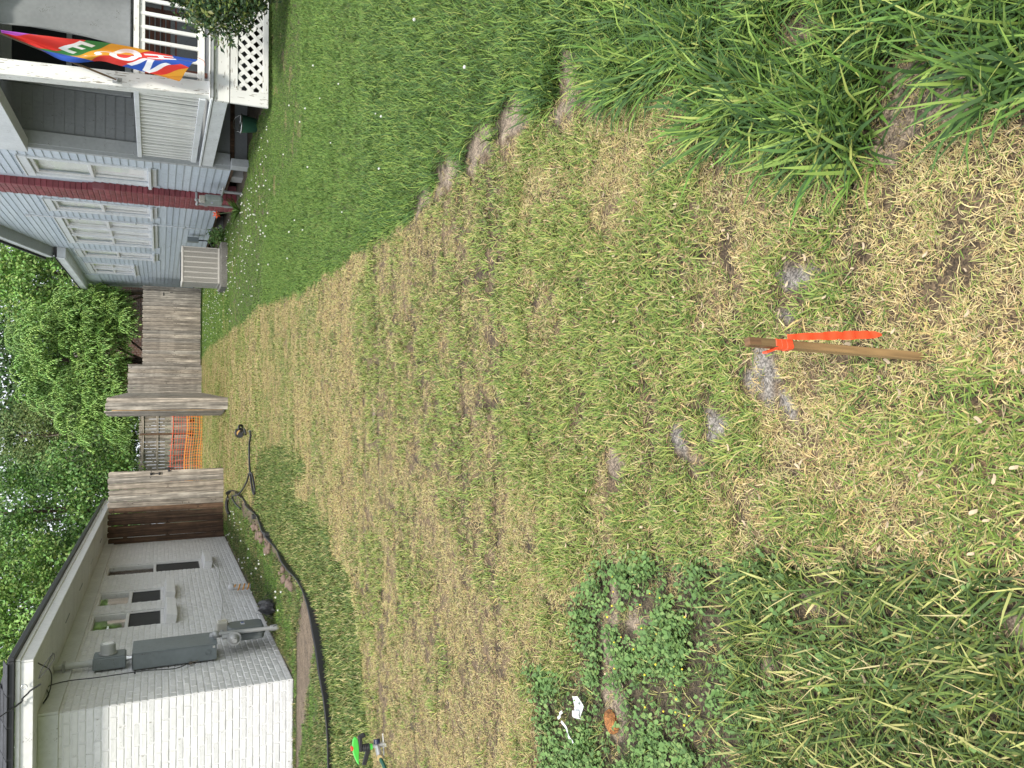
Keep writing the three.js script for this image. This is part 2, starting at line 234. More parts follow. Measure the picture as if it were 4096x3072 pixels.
const kinds = {
  // near / mid / far versions of each
  straw: [8, (l) => tuftGeo([28, 30, 46][l], [0.03, 0.055, 0.11][l], [[0.01, 0.04], [0.015, 0.045], [0.02, 0.05]][l], [[0.001, 0.0026], [0.002, 0.0045], [0.004, 0.0085]][l], [0.8, 1.7], [0.1, 0.9], [...rep(STRAW, 2), ...rep(STRAWG, 2), GREEN[0], GREEN[1], GREEN[3]]), strawMat],
  mix: [8, (l) => tuftGeo([22, 30, 46][l], [0.028, 0.055, 0.11][l], [[0.014, 0.046], [0.015, 0.046], [0.02, 0.05]][l], [[0.0012, 0.0032], [0.002, 0.0045], [0.004, 0.0085]][l], [0.5, 1.55], [0.1, 1.0], [...STRAW, ...STRAWG, ...GREEN]), strawMat],
  green: [8, (l) => tuftGeo([15, 30, 46][l], [0.026, 0.055, 0.11][l], [[0.02, 0.055], [0.02, 0.05], [0.025, 0.055]][l], [[0.002, 0.0046], [0.002, 0.0048], [0.004, 0.0085]][l], [0.3, 1.3], [0.2, 1.0], [...rep(GREEN, 2), ...STRAWG, STRAW[0], STRAW[3], STRAW[5]]), grassMat],
  lush: [8, (l) => tuftGeo([10, 28, 44][l], [0.035, 0.07, 0.13][l], [[0.07, 0.17], [0.05, 0.11], [0.04, 0.08]][l], [[0.0032, 0.0082], [0.003, 0.006], [0.005, 0.01]][l], [0.15, 0.9], [0.3, 1.5], [...rep(LUSH, 3), GREEN[0], GREEN[3]]), grassMat],
  dull: [8, (l) => tuftGeo([9, 20, 34][l], [0.035, 0.065, 0.12][l], [[0.04, 0.12], [0.05, 0.085], [0.05, 0.085]][l], [[0.0028, 0.0066], [0.004, 0.007], [0.006, 0.012]][l], [0.25, 1.25], [0.2, 1.1], [...rep(DULL, 3), ...STRAWG, STRAW[3]]), grassMat],
  turf: [4, (l) => tuftGeo([14, 28, 60][l], [0.035, 0.06, 0.11][l], [0.03, 0.06], [[0.003, 0.006], [0.004, 0.007], [0.006, 0.011]][l], [0.2, 1.2], [0.2, 1.0], [...rep(LUSH, 2), GREEN[1]]), grassMat],
};
const bags = {};
function plant(kind, lod, x, z, sc, tint) { const v = Math.floor(rnd() * kinds[kind][0]); ((bags[kind] ??= {})[lod * 100 + v] ??= []).push([x, z, sc, R(0, 6.283), tint]); }
const halfW = d => 0.53 * d + 0.75;
function sow(d0, d1, cell, lod) {
  for (let z = -d1; z < -d0; z += cell) {
    const d = -z, hw = halfW(d), xa = Math.max(-4.9, -hw), xb = Math.min(6.3, hw);
    for (let x = xa; x < xb; x += cell) {
      const px = x + R(-0.6, 0.6) * cell, pz = z + R(-0.6, 0.6) * cell;
      if (pz < -9.45 && px < -3.3 || pz < -12.4 && px > 4.5 || pz < -15.1 && px > 4.05) continue;
      const bm = Math.max(bareAt(px, pz)[0], lod ? 0 : bareAt(px + 0.025, pz)[0] * 0.8, lod ? 0 : bareAt(px - 0.025, pz)[0] * 0.8, lod ? 0 : bareAt(px, pz - 0.02)[0] * 0.8); if (rnd() < bm * 1.3) { if (lod === 0 && rnd() < (pz > -1.35 && px > 0.4 ? 0.12 : 0.07)) plant('straw', 0, px, pz, R(0.6, 0.9), 0.95); continue; }
      const zn = zoneAt(px, pz), n1 = fbm(px * 0.9 + 3, pz * 0.9, 3), n2 = fbm(px * 3.5, pz * 3.5, 3), tint = R(0.86, 1.1);
      if (zn === SOD) {
        const [sd, tone] = piece(px, pz); if (sd < 0.02 && lod < 2 && rnd() < (lod ? 0.7 : 1.5) * (fbm(px * 2.2 + 70, pz * 2.2, 2) - 0.25)) continue;
        const n4 = fbm(px * 8 + 31, pz * 8, 2);
        let gr = 0.46 + (n1 - 0.5) * 1.05 + (n2 - 0.5) * 1.35 + (n4 - 0.5) * 0.9 + (tone - 0.5) * 0.2;
        gr -= 0.13 * sstep(-3, -6, pz); if (sd < 0.03) gr -= 0.12; if (sodAt(px, pz) < 0.95) gr -= 0.3;
        const p = gr + R(-0.3, 0.3), thin = rnd() < 0.12 + (n4 < 0.4 ? 0.3 : 0) + (n2 < 0.36 ? 0.2 : 0); if (thin && lod === 0) continue;
        plant(p < 0.32 ? 'straw' : p < 0.5 ? 'mix' : 'green', lod, px, pz, R(0.8, 1.15), tint);
      } else if (zn === RIGHT) {
        if (pz < -19.5) { if (px < -3.3 || rnd() < 0.9) plant(n2 < 0.36 ? 'green' : 'turf', lod, px, pz, R(0.8, 1.3), R(0.88, 1.1)); continue; }
        const nearEdge = zoneAt(px - 0.14, pz) === SOD || zoneAt(px - 0.1, pz + 0.1) === SOD; if (lod === 0 && rnd() < (nearEdge ? 0.15 : pz > -2.6 ? 0.42 : 0.0) + (pz > -2.4 && n2 < 0.42 ? 0.35 : 0)) continue;
        const house = sstep(2.3, 3.0, px) * sstep(-7, -11, pz), long = pz < -10 ? sstep(-17, -10, pz) : 1;
        plant(house > 0.5 || pz < -16 ? (n2 > 0.72 ? 'green' : 'turf') : 'lush', lod, px, pz, lerp(0.75, 1, long) * lerp(0.62, 1.12, sstep(-3.4, -2.2, pz)) * (nearEdge ? 1.25 : 1) * R(0.75, 1.12) * (0.8 + 0.4 * n1), R(0.88, 1.12));
      } else if (zn === STRIP) {
        if (n2 > 0.62 && rnd() < 0.4) plant('mix', lod, px, pz, R(0.7, 1), tint); else plant('dull', lod, px, pz, R(0.75, 1.1), R(0.9, 1.15));
      } else if (zn === WEED) {
        const wz = sstep(-1.55, -1.9, pz + (n1 - 0.5) * 0.5);
        if (wz > 0.5) { if (rnd() < 0.16) plant('dull', lod, px, pz, R(0.4, 0.8), tint); else if (rnd() < 0.06) plant('straw', lod, px, pz, 0.9, 0.9); } else if (rnd() < 0.5 - (n2 < 0.42 ? 0.32 : 0)) plant('dull', lod, px, pz, R(0.7, 1.2), R(0.8, 1.15)); else if (rnd() < 0.2) plant('straw', lod, px, pz, 0.9, 0.9);
      } else if (zn === BED) {
        const dd = dirtAt(px, pz); if (rnd() < dd * 1.15) continue;
        if (rnd() < 0.85) plant(n2 > 0.55 ? 'turf' : 'dull', lod, px, pz, R(0.45, 0.85), R(0.8, 1.1));
      }
    }
  }
}
sow(0.25, 3.2, 0.02, 0); sow(3.2, 6, 0.029, 0); sow(6, 12.5, 0.046, 1); sow(12.5, 32.5, 0.085, 2);
const STUFF = {
  straw: ['dead_grass', 'dry straw coloured grass covering the newly laid sod', 'grass'], mix: ['fading_grass', 'half dry yellow and green grass in the sod', 'grass'], green: ['sod_grass', 'fresh green grass blades growing through the straw sod', 'grass'],
  lush: ['long_grass', 'long dark green lawn grass along the blue house side', 'grass'], dull: ['shaded_grass', 'dull green grass along the black edging and in the near weeds', 'grass'], turf: ['short_turf', 'short bright green turf near the houses and fences', 'grass'],
};
for (const kind in bags) {
  const [nm, label, category] = STUFF[kind], gp = new THREE.Group(); gp.name = nm; gp.userData = { label, category, kind: 'stuff' }; scene.add(gp);
  for (const key in bags[kind]) {
    const list = bags[kind][key], lod = Math.floor(key / 100), im = new THREE.InstancedMesh(kinds[kind][1](lod), kinds[kind][2], list.length);
    im.name = numbered(nm + '_tufts'); im.castShadow = im.receiveShadow = true; im.userData.kind = 'stuff';
    const q = new THREE.Quaternion(), e = new THREE.Euler();
    list.forEach(([x, z, sc, yaw, tint], i) => {
      let ry = yaw, rx = 0; if (kind === 'lush' && zoneAt(x - 0.2, z) === SOD) { rx = R(0.15, 0.5); } // long blades fall over the sod
      q.setFromEuler(e.set(0, ry, rx, 'ZYX')); if (rx) { q.setFromAxisAngle(V3(0, 0, 1), rx).multiply(new THREE.Quaternion().setFromAxisAngle(V3(0, 1, 0), yaw)); }
      im.setMatrixAt(i, new THREE.Matrix4().compose(V3(x, gy(x, z), z), q, V3(sc, sc, sc)));
      im.setColorAt(i, C(tint * R(0.95, 1.05), tint, tint * R(0.9, 1.05)));
    });
    gp.add(im);
  }
}
/* round-leaved creeping weeds in the near corner, small clover elsewhere */
function roundLeafGeo(n, rad) {
  const pos = [], col = [], idx = [];
  for (let l = 0; l < n; l++) {
    const a = R(0, 6.283), r = rad * Math.sqrt(rnd()), cx = Math.cos(a) * r, cz = Math.sin(a) * r, cy = R(0.012, 0.045), s = R(0.0032, 0.0078), b = pos.length / 3, tx = R(-0.7, 0.7), tz = R(-0.7, 0.7), ya = R(0, 6.28), c = pick([[0.1, 0.19, 0.045], [0.135, 0.235, 0.06], [0.08, 0.155, 0.04], [0.18, 0.27, 0.08]]);
    pos.push(cx, cy - s * 0.25, cz); for (let k = 0; k < 7; k++) { const t = ya + k / 7 * 6.283, q = k === 0 ? 0.55 : 1; const ox = Math.cos(t) * s * q, oz = Math.sin(t) * s * q * 1.1; pos.push(cx + ox, cy + ox * tx + oz * tz, cz + oz); }
    for (let k = 0; k < 8; k++) col.push(...c); for (let k = 0; k < 7; k++) idx.push(b, b + 1 + (k + 1) % 7, b + 1 + k);
  }
  const g = new THREE.BufferGeometry(); g.setAttribute('position', new THREE.Float32BufferAttribute(pos, 3)); g.setAttribute('color', new THREE.Float32BufferAttribute(col, 3)); g.setIndex(idx); g.computeVertexNormals(); return g;
}
function scatter(name, label, category, geos, mat, spots) {
  const gp = new THREE.Group(); gp.name = name; gp.userData = { label, category, kind: 'stuff' }; scene.add(gp);
  geos.forEach((g, v) => { const l = spots.filter((_, i) => i % geos.length === v); if (!l.length) return; const im = new THREE.InstancedMesh(g, mat, l.length); im.name = numbered(name + '_clump'); im.userData.kind = 'stuff'; im.castShadow = im.receiveShadow = true; l.forEach(([x, y, z, s, t], i) => { im.setMatrixAt(i, new THREE.Matrix4().compose(V3(x, y, z), new THREE.Quaternion().setFromAxisAngle(V3(0, 1, 0), R(0, 6.28)), V3(s, s, s))); im.setColorAt(i, C(t, t, t)); }); gp.add(im); });
}
{
  const sp = [];
  for (let i = 0; i < 13000; i++) {
    const z = R(-3.1, -0.7), x = R(-2.6, -0.25); if (zoneAt(x, z) !== WEED) continue; const n1 = fbm(x * 0.9 + 3, z * 0.9, 3), wz = sstep(-1.5, -1.95, z + (n1 - 0.5) * 0.5), [bm] = bareAt(x, z);
    const n5 = fbm(x * 7, z * 7, 3); if (rnd() > wz * 0.9 + 0.06 || rnd() < bm * 1.2 || (n5 < 0.5 && rnd() < 0.85)) continue; sp.push([x, gy(x, z), z, R(0.75, 1.25), R(0.85, 1.12)]);
  }
  scatter('round_leaf_weeds', 'low round leaved green weeds over the sandy soil', 'weeds', [0, 1, 2, 3, 4].map(() => roundLeafGeo(9, 0.035)), grassMat, sp);
  const lg = [0, 1, 2, 3].map(() => { const g = new THREE.PlaneGeometry(0.022, 0.009, 6, 2), p = g.attributes.position; g.rotateX(-Math.PI / 2); const cu = R(0.2, 0.6); for (let i = 0; i < p.count; i++) { const u = p.getX(i) / 0.022, w = Math.sqrt(Math.max(0.02, 1 - 4 * u * u)); p.setZ(i, p.getZ(i) * w + 0.003 * Math.sin(u * 4)); p.setY(i, cu * 0.012 * (u * u * 4) + R(-0.0008, 0.0008) + Math.abs(p.getZ(i)) * 0.4); } g.computeVertexNormals(); return g; });
  const ls = []; for (let i = 0; i < 300; i++) { const z = R(-4.2, -0.8), x = R(-0.55, 0.5) * -z * 0.95; const zn = zoneAt(x, z); if (zn === RIGHT && rnd() < 0.8) continue; ls.push([x, gy(x, z) + R(0.012, 0.03), z, R(0.35, 0.95), R(0.55, 1.0)]); }
  scatter('leaf_litter', 'small curled dry leaves and husks strewn over the near lawn', 'litter', lg, std(C(0.52, 0.4, 0.26), 0.85), ls);
  const yl = []; for (let i = 0; i < 26; i++) { const x = R(-1.0, -0.55), z = R(-2.35, -1.85); yl.push([x, gy(x, z) + R(0.035, 0.05), z, R(0.6, 1), 1]); }
  scatter('yellow_blossoms', 'tiny yellow blossoms among the round leaved weeds', 'flowers', [new THREE.IcosahedronGeometry(0.0045, 0)], std(C(0.8, 0.62, 0.05), 0.7), yl);
  const ball = []; for (let k = 0; k < 3; k++) { const g = new THREE.IcosahedronGeometry(0.011, 1); const p = g.attributes.position; for (let i = 0; i < p.count; i++) { const f = 0.85 + 0.35 * h2(i * 7 + k, Math.round(p.getX(i) * 9999)); p.setXYZ(i, p.getX(i) * f, p.getY(i) * f * 0.9, p.getZ(i) * f); } g.computeVertexNormals(); ball.push(g); }
  const cl = [];
  for (let i = 0; i < 70; i++) { const x = R(-3.2, -2.2), z = R(-19, -9.6); if (dirtAt(x, z) > 0.3) continue; const n = fbm(x * 2, z * 0.8, 2); if (n < 0.5 && rnd() < 0.7) continue; cl.push([x, gy(x, z) + R(0.06, 0.11), z, R(0.8, 1.3), 1]); }
  for (let i = 0; i < 34; i++) { const x = R(1.5, 3.6), z = R(-10, -3); if (zoneAt(x, z) !== RIGHT) continue; cl.push([x, gy(x, z) + R(0.05, 0.09), z, R(0.55, 0.95), 1]); }
  for (let i = 0; i < 420; i++) { const x = R(1.6, 4.0), z = R(-30, -11.5); if (x < 2.3 && rnd() < 0.6) continue; cl.push([x, gy(x, z) + R(0.05, 0.08), z, R(0.6, 1.2), 1]); }
  scatter('white_clover', 'white clover blossoms dotted through both lawns', 'flowers', ball, std(C(0.8, 0.8, 0.74), 0.9), cl);
}

/* ---------- shared materials ---------- */
const paint = (c, r = 0.6, o = {}) => std(c, r, { map: paintTex, bumpMap: speckBump, bumpScale: 0.0012, ...o });
const M = {
  whiteBrick: [0.83, 0.815, 0.84, 0.805].map(v => paint(C(v, v * 0.992, v * 0.965), 0.62, { bumpMap: speckBump, bumpScale: 0.004 })),
  mortar: paint(C(0.81, 0.805, 0.79), 0.75, { bumpScale: 0.006 }),
  white: paint(C(0.83, 0.825, 0.8), 0.5), soffit: paint(C(0.72, 0.73, 0.72), 0.6),
  oldWhite: std(C(0.86, 0.86, 0.83), 0.6, { map: peelTex, bumpMap: speckBump, bumpScale: 0.001 }),
  blue: [0, 1, 2, 3].map(i => paint(C(0.56 + 0.018 * i, 0.63 + 0.016 * i, 0.69 + 0.012 * i), 0.55)),
  trim: paint(C(0.8, 0.825, 0.83), 0.5), grey: paint(C(0.33, 0.345, 0.35), 0.6), greyTrim: paint(C(0.47, 0.49, 0.49), 0.6), crawl: std(C(0.2, 0.17, 0.14), 0.95, { map: soilTex }),
  maroon: [0, 1, 2, 3].map(i => paint(C(0.24 + 0.03 * i, 0.052 + 0.006 * i, 0.06 + 0.008 * i), 0.5, { bumpScale: 0.003 })), maroonJoint: paint(C(0.3, 0.1, 0.11), 0.7),
  glass: new THREE.MeshPhysicalMaterial({ color: 0xffffff, roughness: 0.03, transmission: 1, thickness: 0, ior: 1.5 }),
  screen: std(C(0.03, 0.032, 0.034), 0.7, { map: speckTex }), curtain: std(C(0.8, 0.8, 0.77), 0.9),
  shingle: [0.05, 0.065, 0.08, 0.1].map(v => std(C(v, v * 1.03, v * 1.12), 0.95, { map: speckTex, bumpMap: speckBump, bumpScale: 0.004 })),
  black: std(C(0.018, 0.018, 0.02), 0.5), boxGrey: paint(C(0.21, 0.24, 0.245), 0.42), pipeGrey: std(C(0.36, 0.365, 0.36), 0.45, { metalness: 0.35 }), meterGrey: paint(C(0.16, 0.18, 0.18), 0.42),
  paneGlass: new THREE.MeshPhysicalMaterial({ color: 0xffffff, roughness: 0.04, transmission: 1, thickness: 0, ior: 1.5, specularIntensity: 0.4 }),
  clear: new THREE.MeshPhysicalMaterial({ color: 0xffffff, roughness: 0.08, transmission: 0.85, thickness: 0, ior: 1.5 }), chrome: std(C(0.7, 0.7, 0.7), 0.25, { metalness: 1 }),
  wood: [[0.98, 1, 1], [0.84, 0.85, 0.85], [1.1, 1.08, 1.04], [0.74, 0.73, 0.71], [0.92, 0.89, 0.84]].map(c => std(C(c[0] * 0.72, c[1] * 0.7, c[2] * 0.67), 0.85, { map: woodTex, bumpMap: woodBump, bumpScale: 0.004 })),
  brown: [[0.22, 0.135, 0.085], [0.165, 0.1, 0.065], [0.27, 0.175, 0.115]].map(c => std(C(...c), 0.8, { map: woodTex, bumpMap: woodBump, bumpScale: 0.004 })),
  lumber: std(C(0.85, 0.55, 0.24), 0.7, { map: woodTex, bumpMap: woodBump, bumpScale: 0.002 }),
};
/* one rough painted brick, 18 triangles, front towards +x, a few variants */
function brickGeo(L, H, D, j = 0.004) {
  const y = H / 2, z = L / 2, b = 0.007, k = () => R(-j, j);
  const back = [[-D, -y, -z], [-D, -y, z], [-D, y, z], [-D, y, -z]];
  const mid = back.map(([, v, w]) => [-b + k() * 0.5, v + k(), w + k()]), fr = back.map(([, v, w]) => [k() * 0.7, v - Math.sign(v) * b + k(), w - Math.sign(w) * b + k()]);
  const pos = [], q = (a, c, d, e) => pos.push(...a, ...c, ...d, ...a, ...d, ...e);
  for (let i = 0; i < 4; i++) { const n = (i + 1) % 4; q(back[n], back[i], mid[i], mid[n]); q(mid[n], mid[i], fr[i], fr[n]); }
  q(fr[3], fr[2], fr[1], fr[0]);
  const g = new THREE.BufferGeometry(); g.setAttribute('position', new THREE.Float32BufferAttribute(pos, 3)); g.computeVertexNormals();
  // make the front face outwards
  const nn = g.attributes.normal; if (nn.getX(nn.count - 1) < 0) { const p = g.attributes.position; for (let i = 0; i < p.count; i += 3) { const t = [p.getX(i), p.getY(i), p.getZ(i)]; p.setXYZ(i, p.getX(i + 1), p.getY(i + 1), p.getZ(i + 1)); p.setXYZ(i + 1, ...t); } g.computeVertexNormals(); }
  return boxUV(g, 1, rnd() * 3, rnd() * 3);
}
/* a run of masonry: bricks on a wall that runs along dir, facing out; returns placed matrices */
function courses(len, height, pitchL, pitchH, holes, y0 = 0) {
  const out = [];
  for (let r = 0; r * pitchH < height - 0.02; r++) {
    const y = y0 + (r + 0.5) * pitchH, off = r % 2 ? 0.5 : 0;
    for (let i = -1; ; i++) {
      let a = (i + off) * pitchL, b = a + pitchL; if (a >= len) break; if (b <= 0.01) continue; a = Math.max(a, 0); b = Math.min(b, len); if (b - a < 0.05) continue;
      const pieces = [[a, b]]; for (const [s0, s1, h0, h1] of holes) if (y > h0 && y < h1) for (let k = pieces.length - 1; k >= 0; k--) { const [p, q] = pieces[k]; if (p < s1 && q > s0) { pieces.splice(k, 1); if (s0 - p > 0.05) pieces.push([p, s0]); if (q - s1 > 0.05) pieces.push([s1, q]); } }
      for (const [p, q] of pieces) out.push([(p + q) / 2, y, q - p]);
    }
  }
  return out;
}
/* wall slab in the plane x = 0 (facing +x), running to -z, with openings */
function wallSlab(len, h, thick, holes) {
  const s = new THREE.Shape(); s.moveTo(0, 0); s.lineTo(len, 0); s.lineTo(len, h); s.lineTo(0, h); s.closePath();
  for (const [a, b, c, d] of holes) { const p = new THREE.Path(); p.moveTo(a, c); p.lineTo(a, d); p.lineTo(b, d); p.lineTo(b, c); p.closePath(); s.holes.push(p); }
  const g = new THREE.ExtrudeGeometry(s, { depth: thick, bevelEnabled: false }); g.rotateY(Math.PI / 2); g.translate(-thick, 0, 0); return boxUV(g);
}
function drape(w, h, folds, amp) { const g = new THREE.PlaneGeometry(w, h, 48, 6), p = g.attributes.position; for (let i = 0; i < p.count; i++) { const u = p.getX(i) / w; p.setZ(i, amp * Math.sin(u * folds * 6.283 + Math.sin(u * 9) * 1.2) * (0.8 + 0.2 * Math.sin(p.getY(i) * 3 + u * 5))); } g.computeVertexNormals(); return g; }

/* ---------- white brick house on the left ---------- */
{
  const H = T('brick_house', 'low white painted brick house with dark roof on the left', 'house', [-3.36, 0, -9.54], 0.0077);
  const LS = 12.6, LF = 6.5, TOP = 2.4, D = 0.2;
  const wins = [[3.22, 4.16, 1.38, 2.4], [4.72, 5.66, 1.38, 2.4], [7.12, 8.06, 0.66, 2.4]];
  P('wall', wallSlab(LS, 2.64, D, wins), M.mortar, H);
  P('front_wall', bb(-LF, -D - 0.001, 0, 2.64, -D, 0, 0.002), M.mortar, H);
  const PITL = 0.235, PITH = 0.0742, vars = [0, 1, 2, 3, 4, 5, 6, 7].map(() => brickGeo(PITL - 0.011, PITH - 0.01, 0.02));
  const all = [];
  for (const [s, y, w] of courses(LS, TOP, PITL, PITH, wins)) { if (wins.some(([a, b, c]) => s > a - 0.06 && s < b + 0.06 && y < c && y > c - 0.19)) continue; all.push([0.006, y, -s, 0, w]); }
  for (const [s, y, w] of courses(LF, TOP, PITL, PITH, [])) all.push([-s, y, 0.006, -Math.PI / 2, w]);
  const wp = new THREE.Vector3(), sized = all.map(b => { wp.set(b[0] - 3.36, b[1] - 1.45, b[2] - 9.54); const d = wp.length(), face = b[3] ? Math.abs(wp.z) / d : Math.abs(wp.x) / d, vis = b[3] ? b[0] > -2.2 : 1; return [b[4] * face / (d * d) * (vis ? 1 : 0.01), b]; }).sort((a, b) => b[0] - a[0]);
  const mat4 = b => new THREE.Matrix4().compose(V3(b[0], b[1], b[2]), new THREE.Quaternion().setFromEuler(new THREE.Euler(R(-0.008, 0.008), b[3], R(-0.012, 0.012))), V3(R(0.8, 1.25), 1, (b[4] - 0.011) / (PITL - 0.011)));
  sized.slice(0, 300).forEach(([, b]) => { const m = P('brick', pick(vars), pick(M.whiteBrick), H); m.applyMatrix4(mat4(b)); });
  const rest = P('brick_courses', merge(sized.slice(300).map(([, b]) => pick(vars).clone().applyMatrix4(mat4(b)))), M.whiteBrick[1], H); rest.userData.kind = 'stuff';
  // frieze, soffit, fascia, roof; eaves 0.74 at the side and 0.5 in front
  const EO = 0.74, FO = 0.5, ZE = -LS - 0.6;
  P('frieze', merge([bb(0.004, 0.034, 2.41, 2.6, -LS, 0.03), bb(-LF, 0.003, 2.41, 2.6, 0.004, 0.034)]), M.soffit, H);
  P('soffit', merge([bb(-0.1, EO - 0.02, 2.6, 2.62, ZE, FO - 0.02, 0.001), bb(-LF, -0.11, 2.6, 2.62, 0.0, FO - 0.02, 0.001)]), M.soffit, H);
  for (const s of [0.7, 2.6, 4.6, 6.8, 9.2]) P('soffit_vent', bb(0.3, 0.318, 2.594, 2.603, -s - 0.5, -s, 0.001), M.boxGrey, H);
  P('fascia', merge([bb(EO - 0.02, EO, 2.58, 2.72, ZE, FO), bb(EO, EO + 0.016, 2.69, 2.734, ZE, FO + 0.016), bb(-LF, EO - 0.022, 2.58, 2.72, FO - 0.02, FO - 0.0005), bb(-LF, EO - 0.002, 2.69, 2.734, FO, FO + 0.016)]), M.white, H);
  const roofG = new THREE.BufferGeometry(); { // low hip
    const e = 0.05, x1 = EO + e, z1 = FO + e, y0 = 2.785, pitch = 0.36, rise = 3.2; const a = [x1, y0, z1], b = [x1, y0, ZE - 0.1], c = [-LF, y0, z1], r1 = [x1 - rise, y0 + rise * pitch, z1 - rise], r2 = [x1 - rise, y0 + rise * pitch, ZE], r3 = [-LF, y0 + rise * pitch, z1 - rise];
    roofG.setAttribute('position', new THREE.Float32BufferAttribute([...a, ...b, ...r2, ...a, ...r2, ...r1, ...c, ...a, ...r1, ...c, ...r1, ...r3], 3)); roofG.computeVertexNormals();
  }
  const roof = P('roof', boxUV(roofG), M.shingle[1], H);
  P('drip_edge', merge([bb(EO + 0.018, EO + 0.06, 2.735, 2.79, ZE - 0.1, FO + 0.06), bb(-LF, EO + 0.016, 2.735, 2.79, FO + 0.018, FO + 0.06)]), M.black, roof);
  const sh = [0, 1, 2].map(() => cbox(0.3, 0.009, 0.2, 0.002, 0, rnd() * 3, rnd() * 3)); // tabs of the front slope by the corner
  const sl = Math.atan(0.36);
  for (let r = 0; r < 9; r++) for (let k = 0; k < 11; k++) { const up = r * 0.14 + 0.06, x = EO - 0.1 - k * 0.31 - (r % 2) * 0.155 - up * Math.cos(sl); if (x < -2.9) continue; const m = P('shingle', pick(sh), pick(M.shingle), roof); m.position.set(x, 2.792 + up * Math.sin(sl) + 0.006, FO + 0.05 - up * Math.cos(sl)); m.rotation.x = sl - 0.03; }
  P('far_wall', bb(-LF, -LF + 0.1, 0, 2.6, -LS, -0.21), M.mortar, H); P('rear_wall', bb(-LF + 0.1, -D, 0, 2.6, -LS, -LS + 0.1), M.mortar, H); P('ceiling', bb(-LF, -0.105, 2.645, 2.68, -LS, -0.005), M.soffit, H); P('room_floor', bb(-LF + 0.1, -D, 0.2, 0.25, -LS + 0.1, -D), M.brown[0], H); P('room_partition', bb(-3.2, -3.1, 0.25, 2.64, -LS + 0.1, -D), M.soffit, H);
  // windows
  wins.forEach(([a, b, c, d], i) => {
    const W = new THREE.Group(); W.name = 'window'; W.position.set(-0.052, c, -(a + b) / 2); H.add(W);
    const w = b - a, h = d - c, f = 0.05, mid = h * 0.5;
    P('frame', merge([bb(-0.04, 0.04, 0, f, -w / 2, w / 2), bb(-0.04, 0.04, h - f, h, -w / 2, w / 2), bb(-0.04, 0.04, f, h - f, -w / 2, -w / 2 + f), bb(-0.04, 0.04, f, h - f, w / 2 - f, w / 2), bb(-0.03, 0.045, mid - 0.025, mid + 0.025, -w / 2 + f, w / 2 - f)]), M.white, W);
    P('upper_pane', box(0.006, h - mid - f - 0.03, w - 2 * f, -0.005, (mid + 0.025 + h - f) / 2, 0), M.glass, W);
    P('insect_screen', bb(0.012, 0.018, f, mid - 0.026, -w / 2 + f, w / 2 - f, 0.001), M.screen, W).userData.label = 'dark insect screen over the lower sash';
    P('screen_frame', merge([bb(0.01, 0.026, f, f + 0.02, -w / 2 + f, w / 2 - f), bb(0.01, 0.026, f + 0.02, mid - 0.03, w / 2 - f - 0.02, w / 2 - f), bb(0.01, 0.026, f + 0.02, mid - 0.03, -w / 2 + f, -w / 2 + f + 0.02)]), M.black, W);
    if (i < 2) { const cu = drape(w * 0.45, h - mid, 4, 0.02); cu.rotateY(Math.PI / 2); P('curtain', at(cu, -0.12, (mid + h) / 2 - 0.06, 0.04), M.curtain, W); }
    const n = 11, sw = (w + 0.14) / n; // rowlock brick sill, sloping out
    for (let k = 0; k < n; k++) { const g = P('sill_brick', cbox(0.17, 0.15, sw - 0.008, 0.008), pick(M.whiteBrick), W); g.position.set(0.11, -0.095 + R(-0.003, 0.003), -(w + 0.14) / 2 + (k + 0.5) * sw); g.rotation.z = -0.14; }
  });
}
/* things on the white wall; wall face is x = -3.352 */
const WX = -3.34;
{
  const t = T('electric_meter', 'grey electric meter box with round glass meter and conduit on white brick', 'meter', [WX, 1.82, -10.82]);
  P('socket_box', bb(0, 0.14, 0, 0.36, -0.2, 0.08, 0.008), M.boxGrey, t); P('box_lid', bb(0.141, 0.152, 0.012, 0.35, -0.19, 0.07, 0.004), M.boxGrey, t);
  const d = P('meter_drum', at(cyl(0.085, 0.09, 0.13, 28), 0.215, 0.2, -0.06, 0, 0, -Math.PI / 2), std(C(0.42, 0.43, 0.42), 0.3), t);
  P('glass_cap', at(cyl(0.075, 0.084, 0.03, 28), 0.296, 0.2, -0.06, 0, 0, -Math.PI / 2), M.clear, d); P('dial', at(cyl(0.06, 0.06, 0.004, 24), 0.2835, 0.2, -0.06, 0, 0, -Math.PI / 2), M.curtain, d);
  P('ring', at(new THREE.TorusGeometry(0.093, 0.012, 10, 28), 0.16, 0.2, -0.06, 0, Math.PI / 2, 0), M.pipeGrey, t);
  P('conduit', merge([at(cyl(0.04, 0.04, 0.4, 18), 0.06, 0.575, -0.06), at(cyl(0.05, 0.05, 0.05, 18), 0.06, 0.385, -0.06)]), paint(C(0.6, 0.61, 0.59), 0.5), t);
  P('conduit_strap', bb(0, 0.11, 0.66, 0.69, -0.12, 0, 0.004), M.pipeGrey, t); P('nipple', merge([at(cyl(0.03, 0.03, 0.1, 16), 0.07, -0.05, -0.06), at(cyl(0.04, 0.04, 0.025, 8), 0.07, -0.015, -0.06), at(cyl(0.04, 0.04, 0.025, 8), 0.07, -0.075, -0.06)]), M.chrome, t);
}
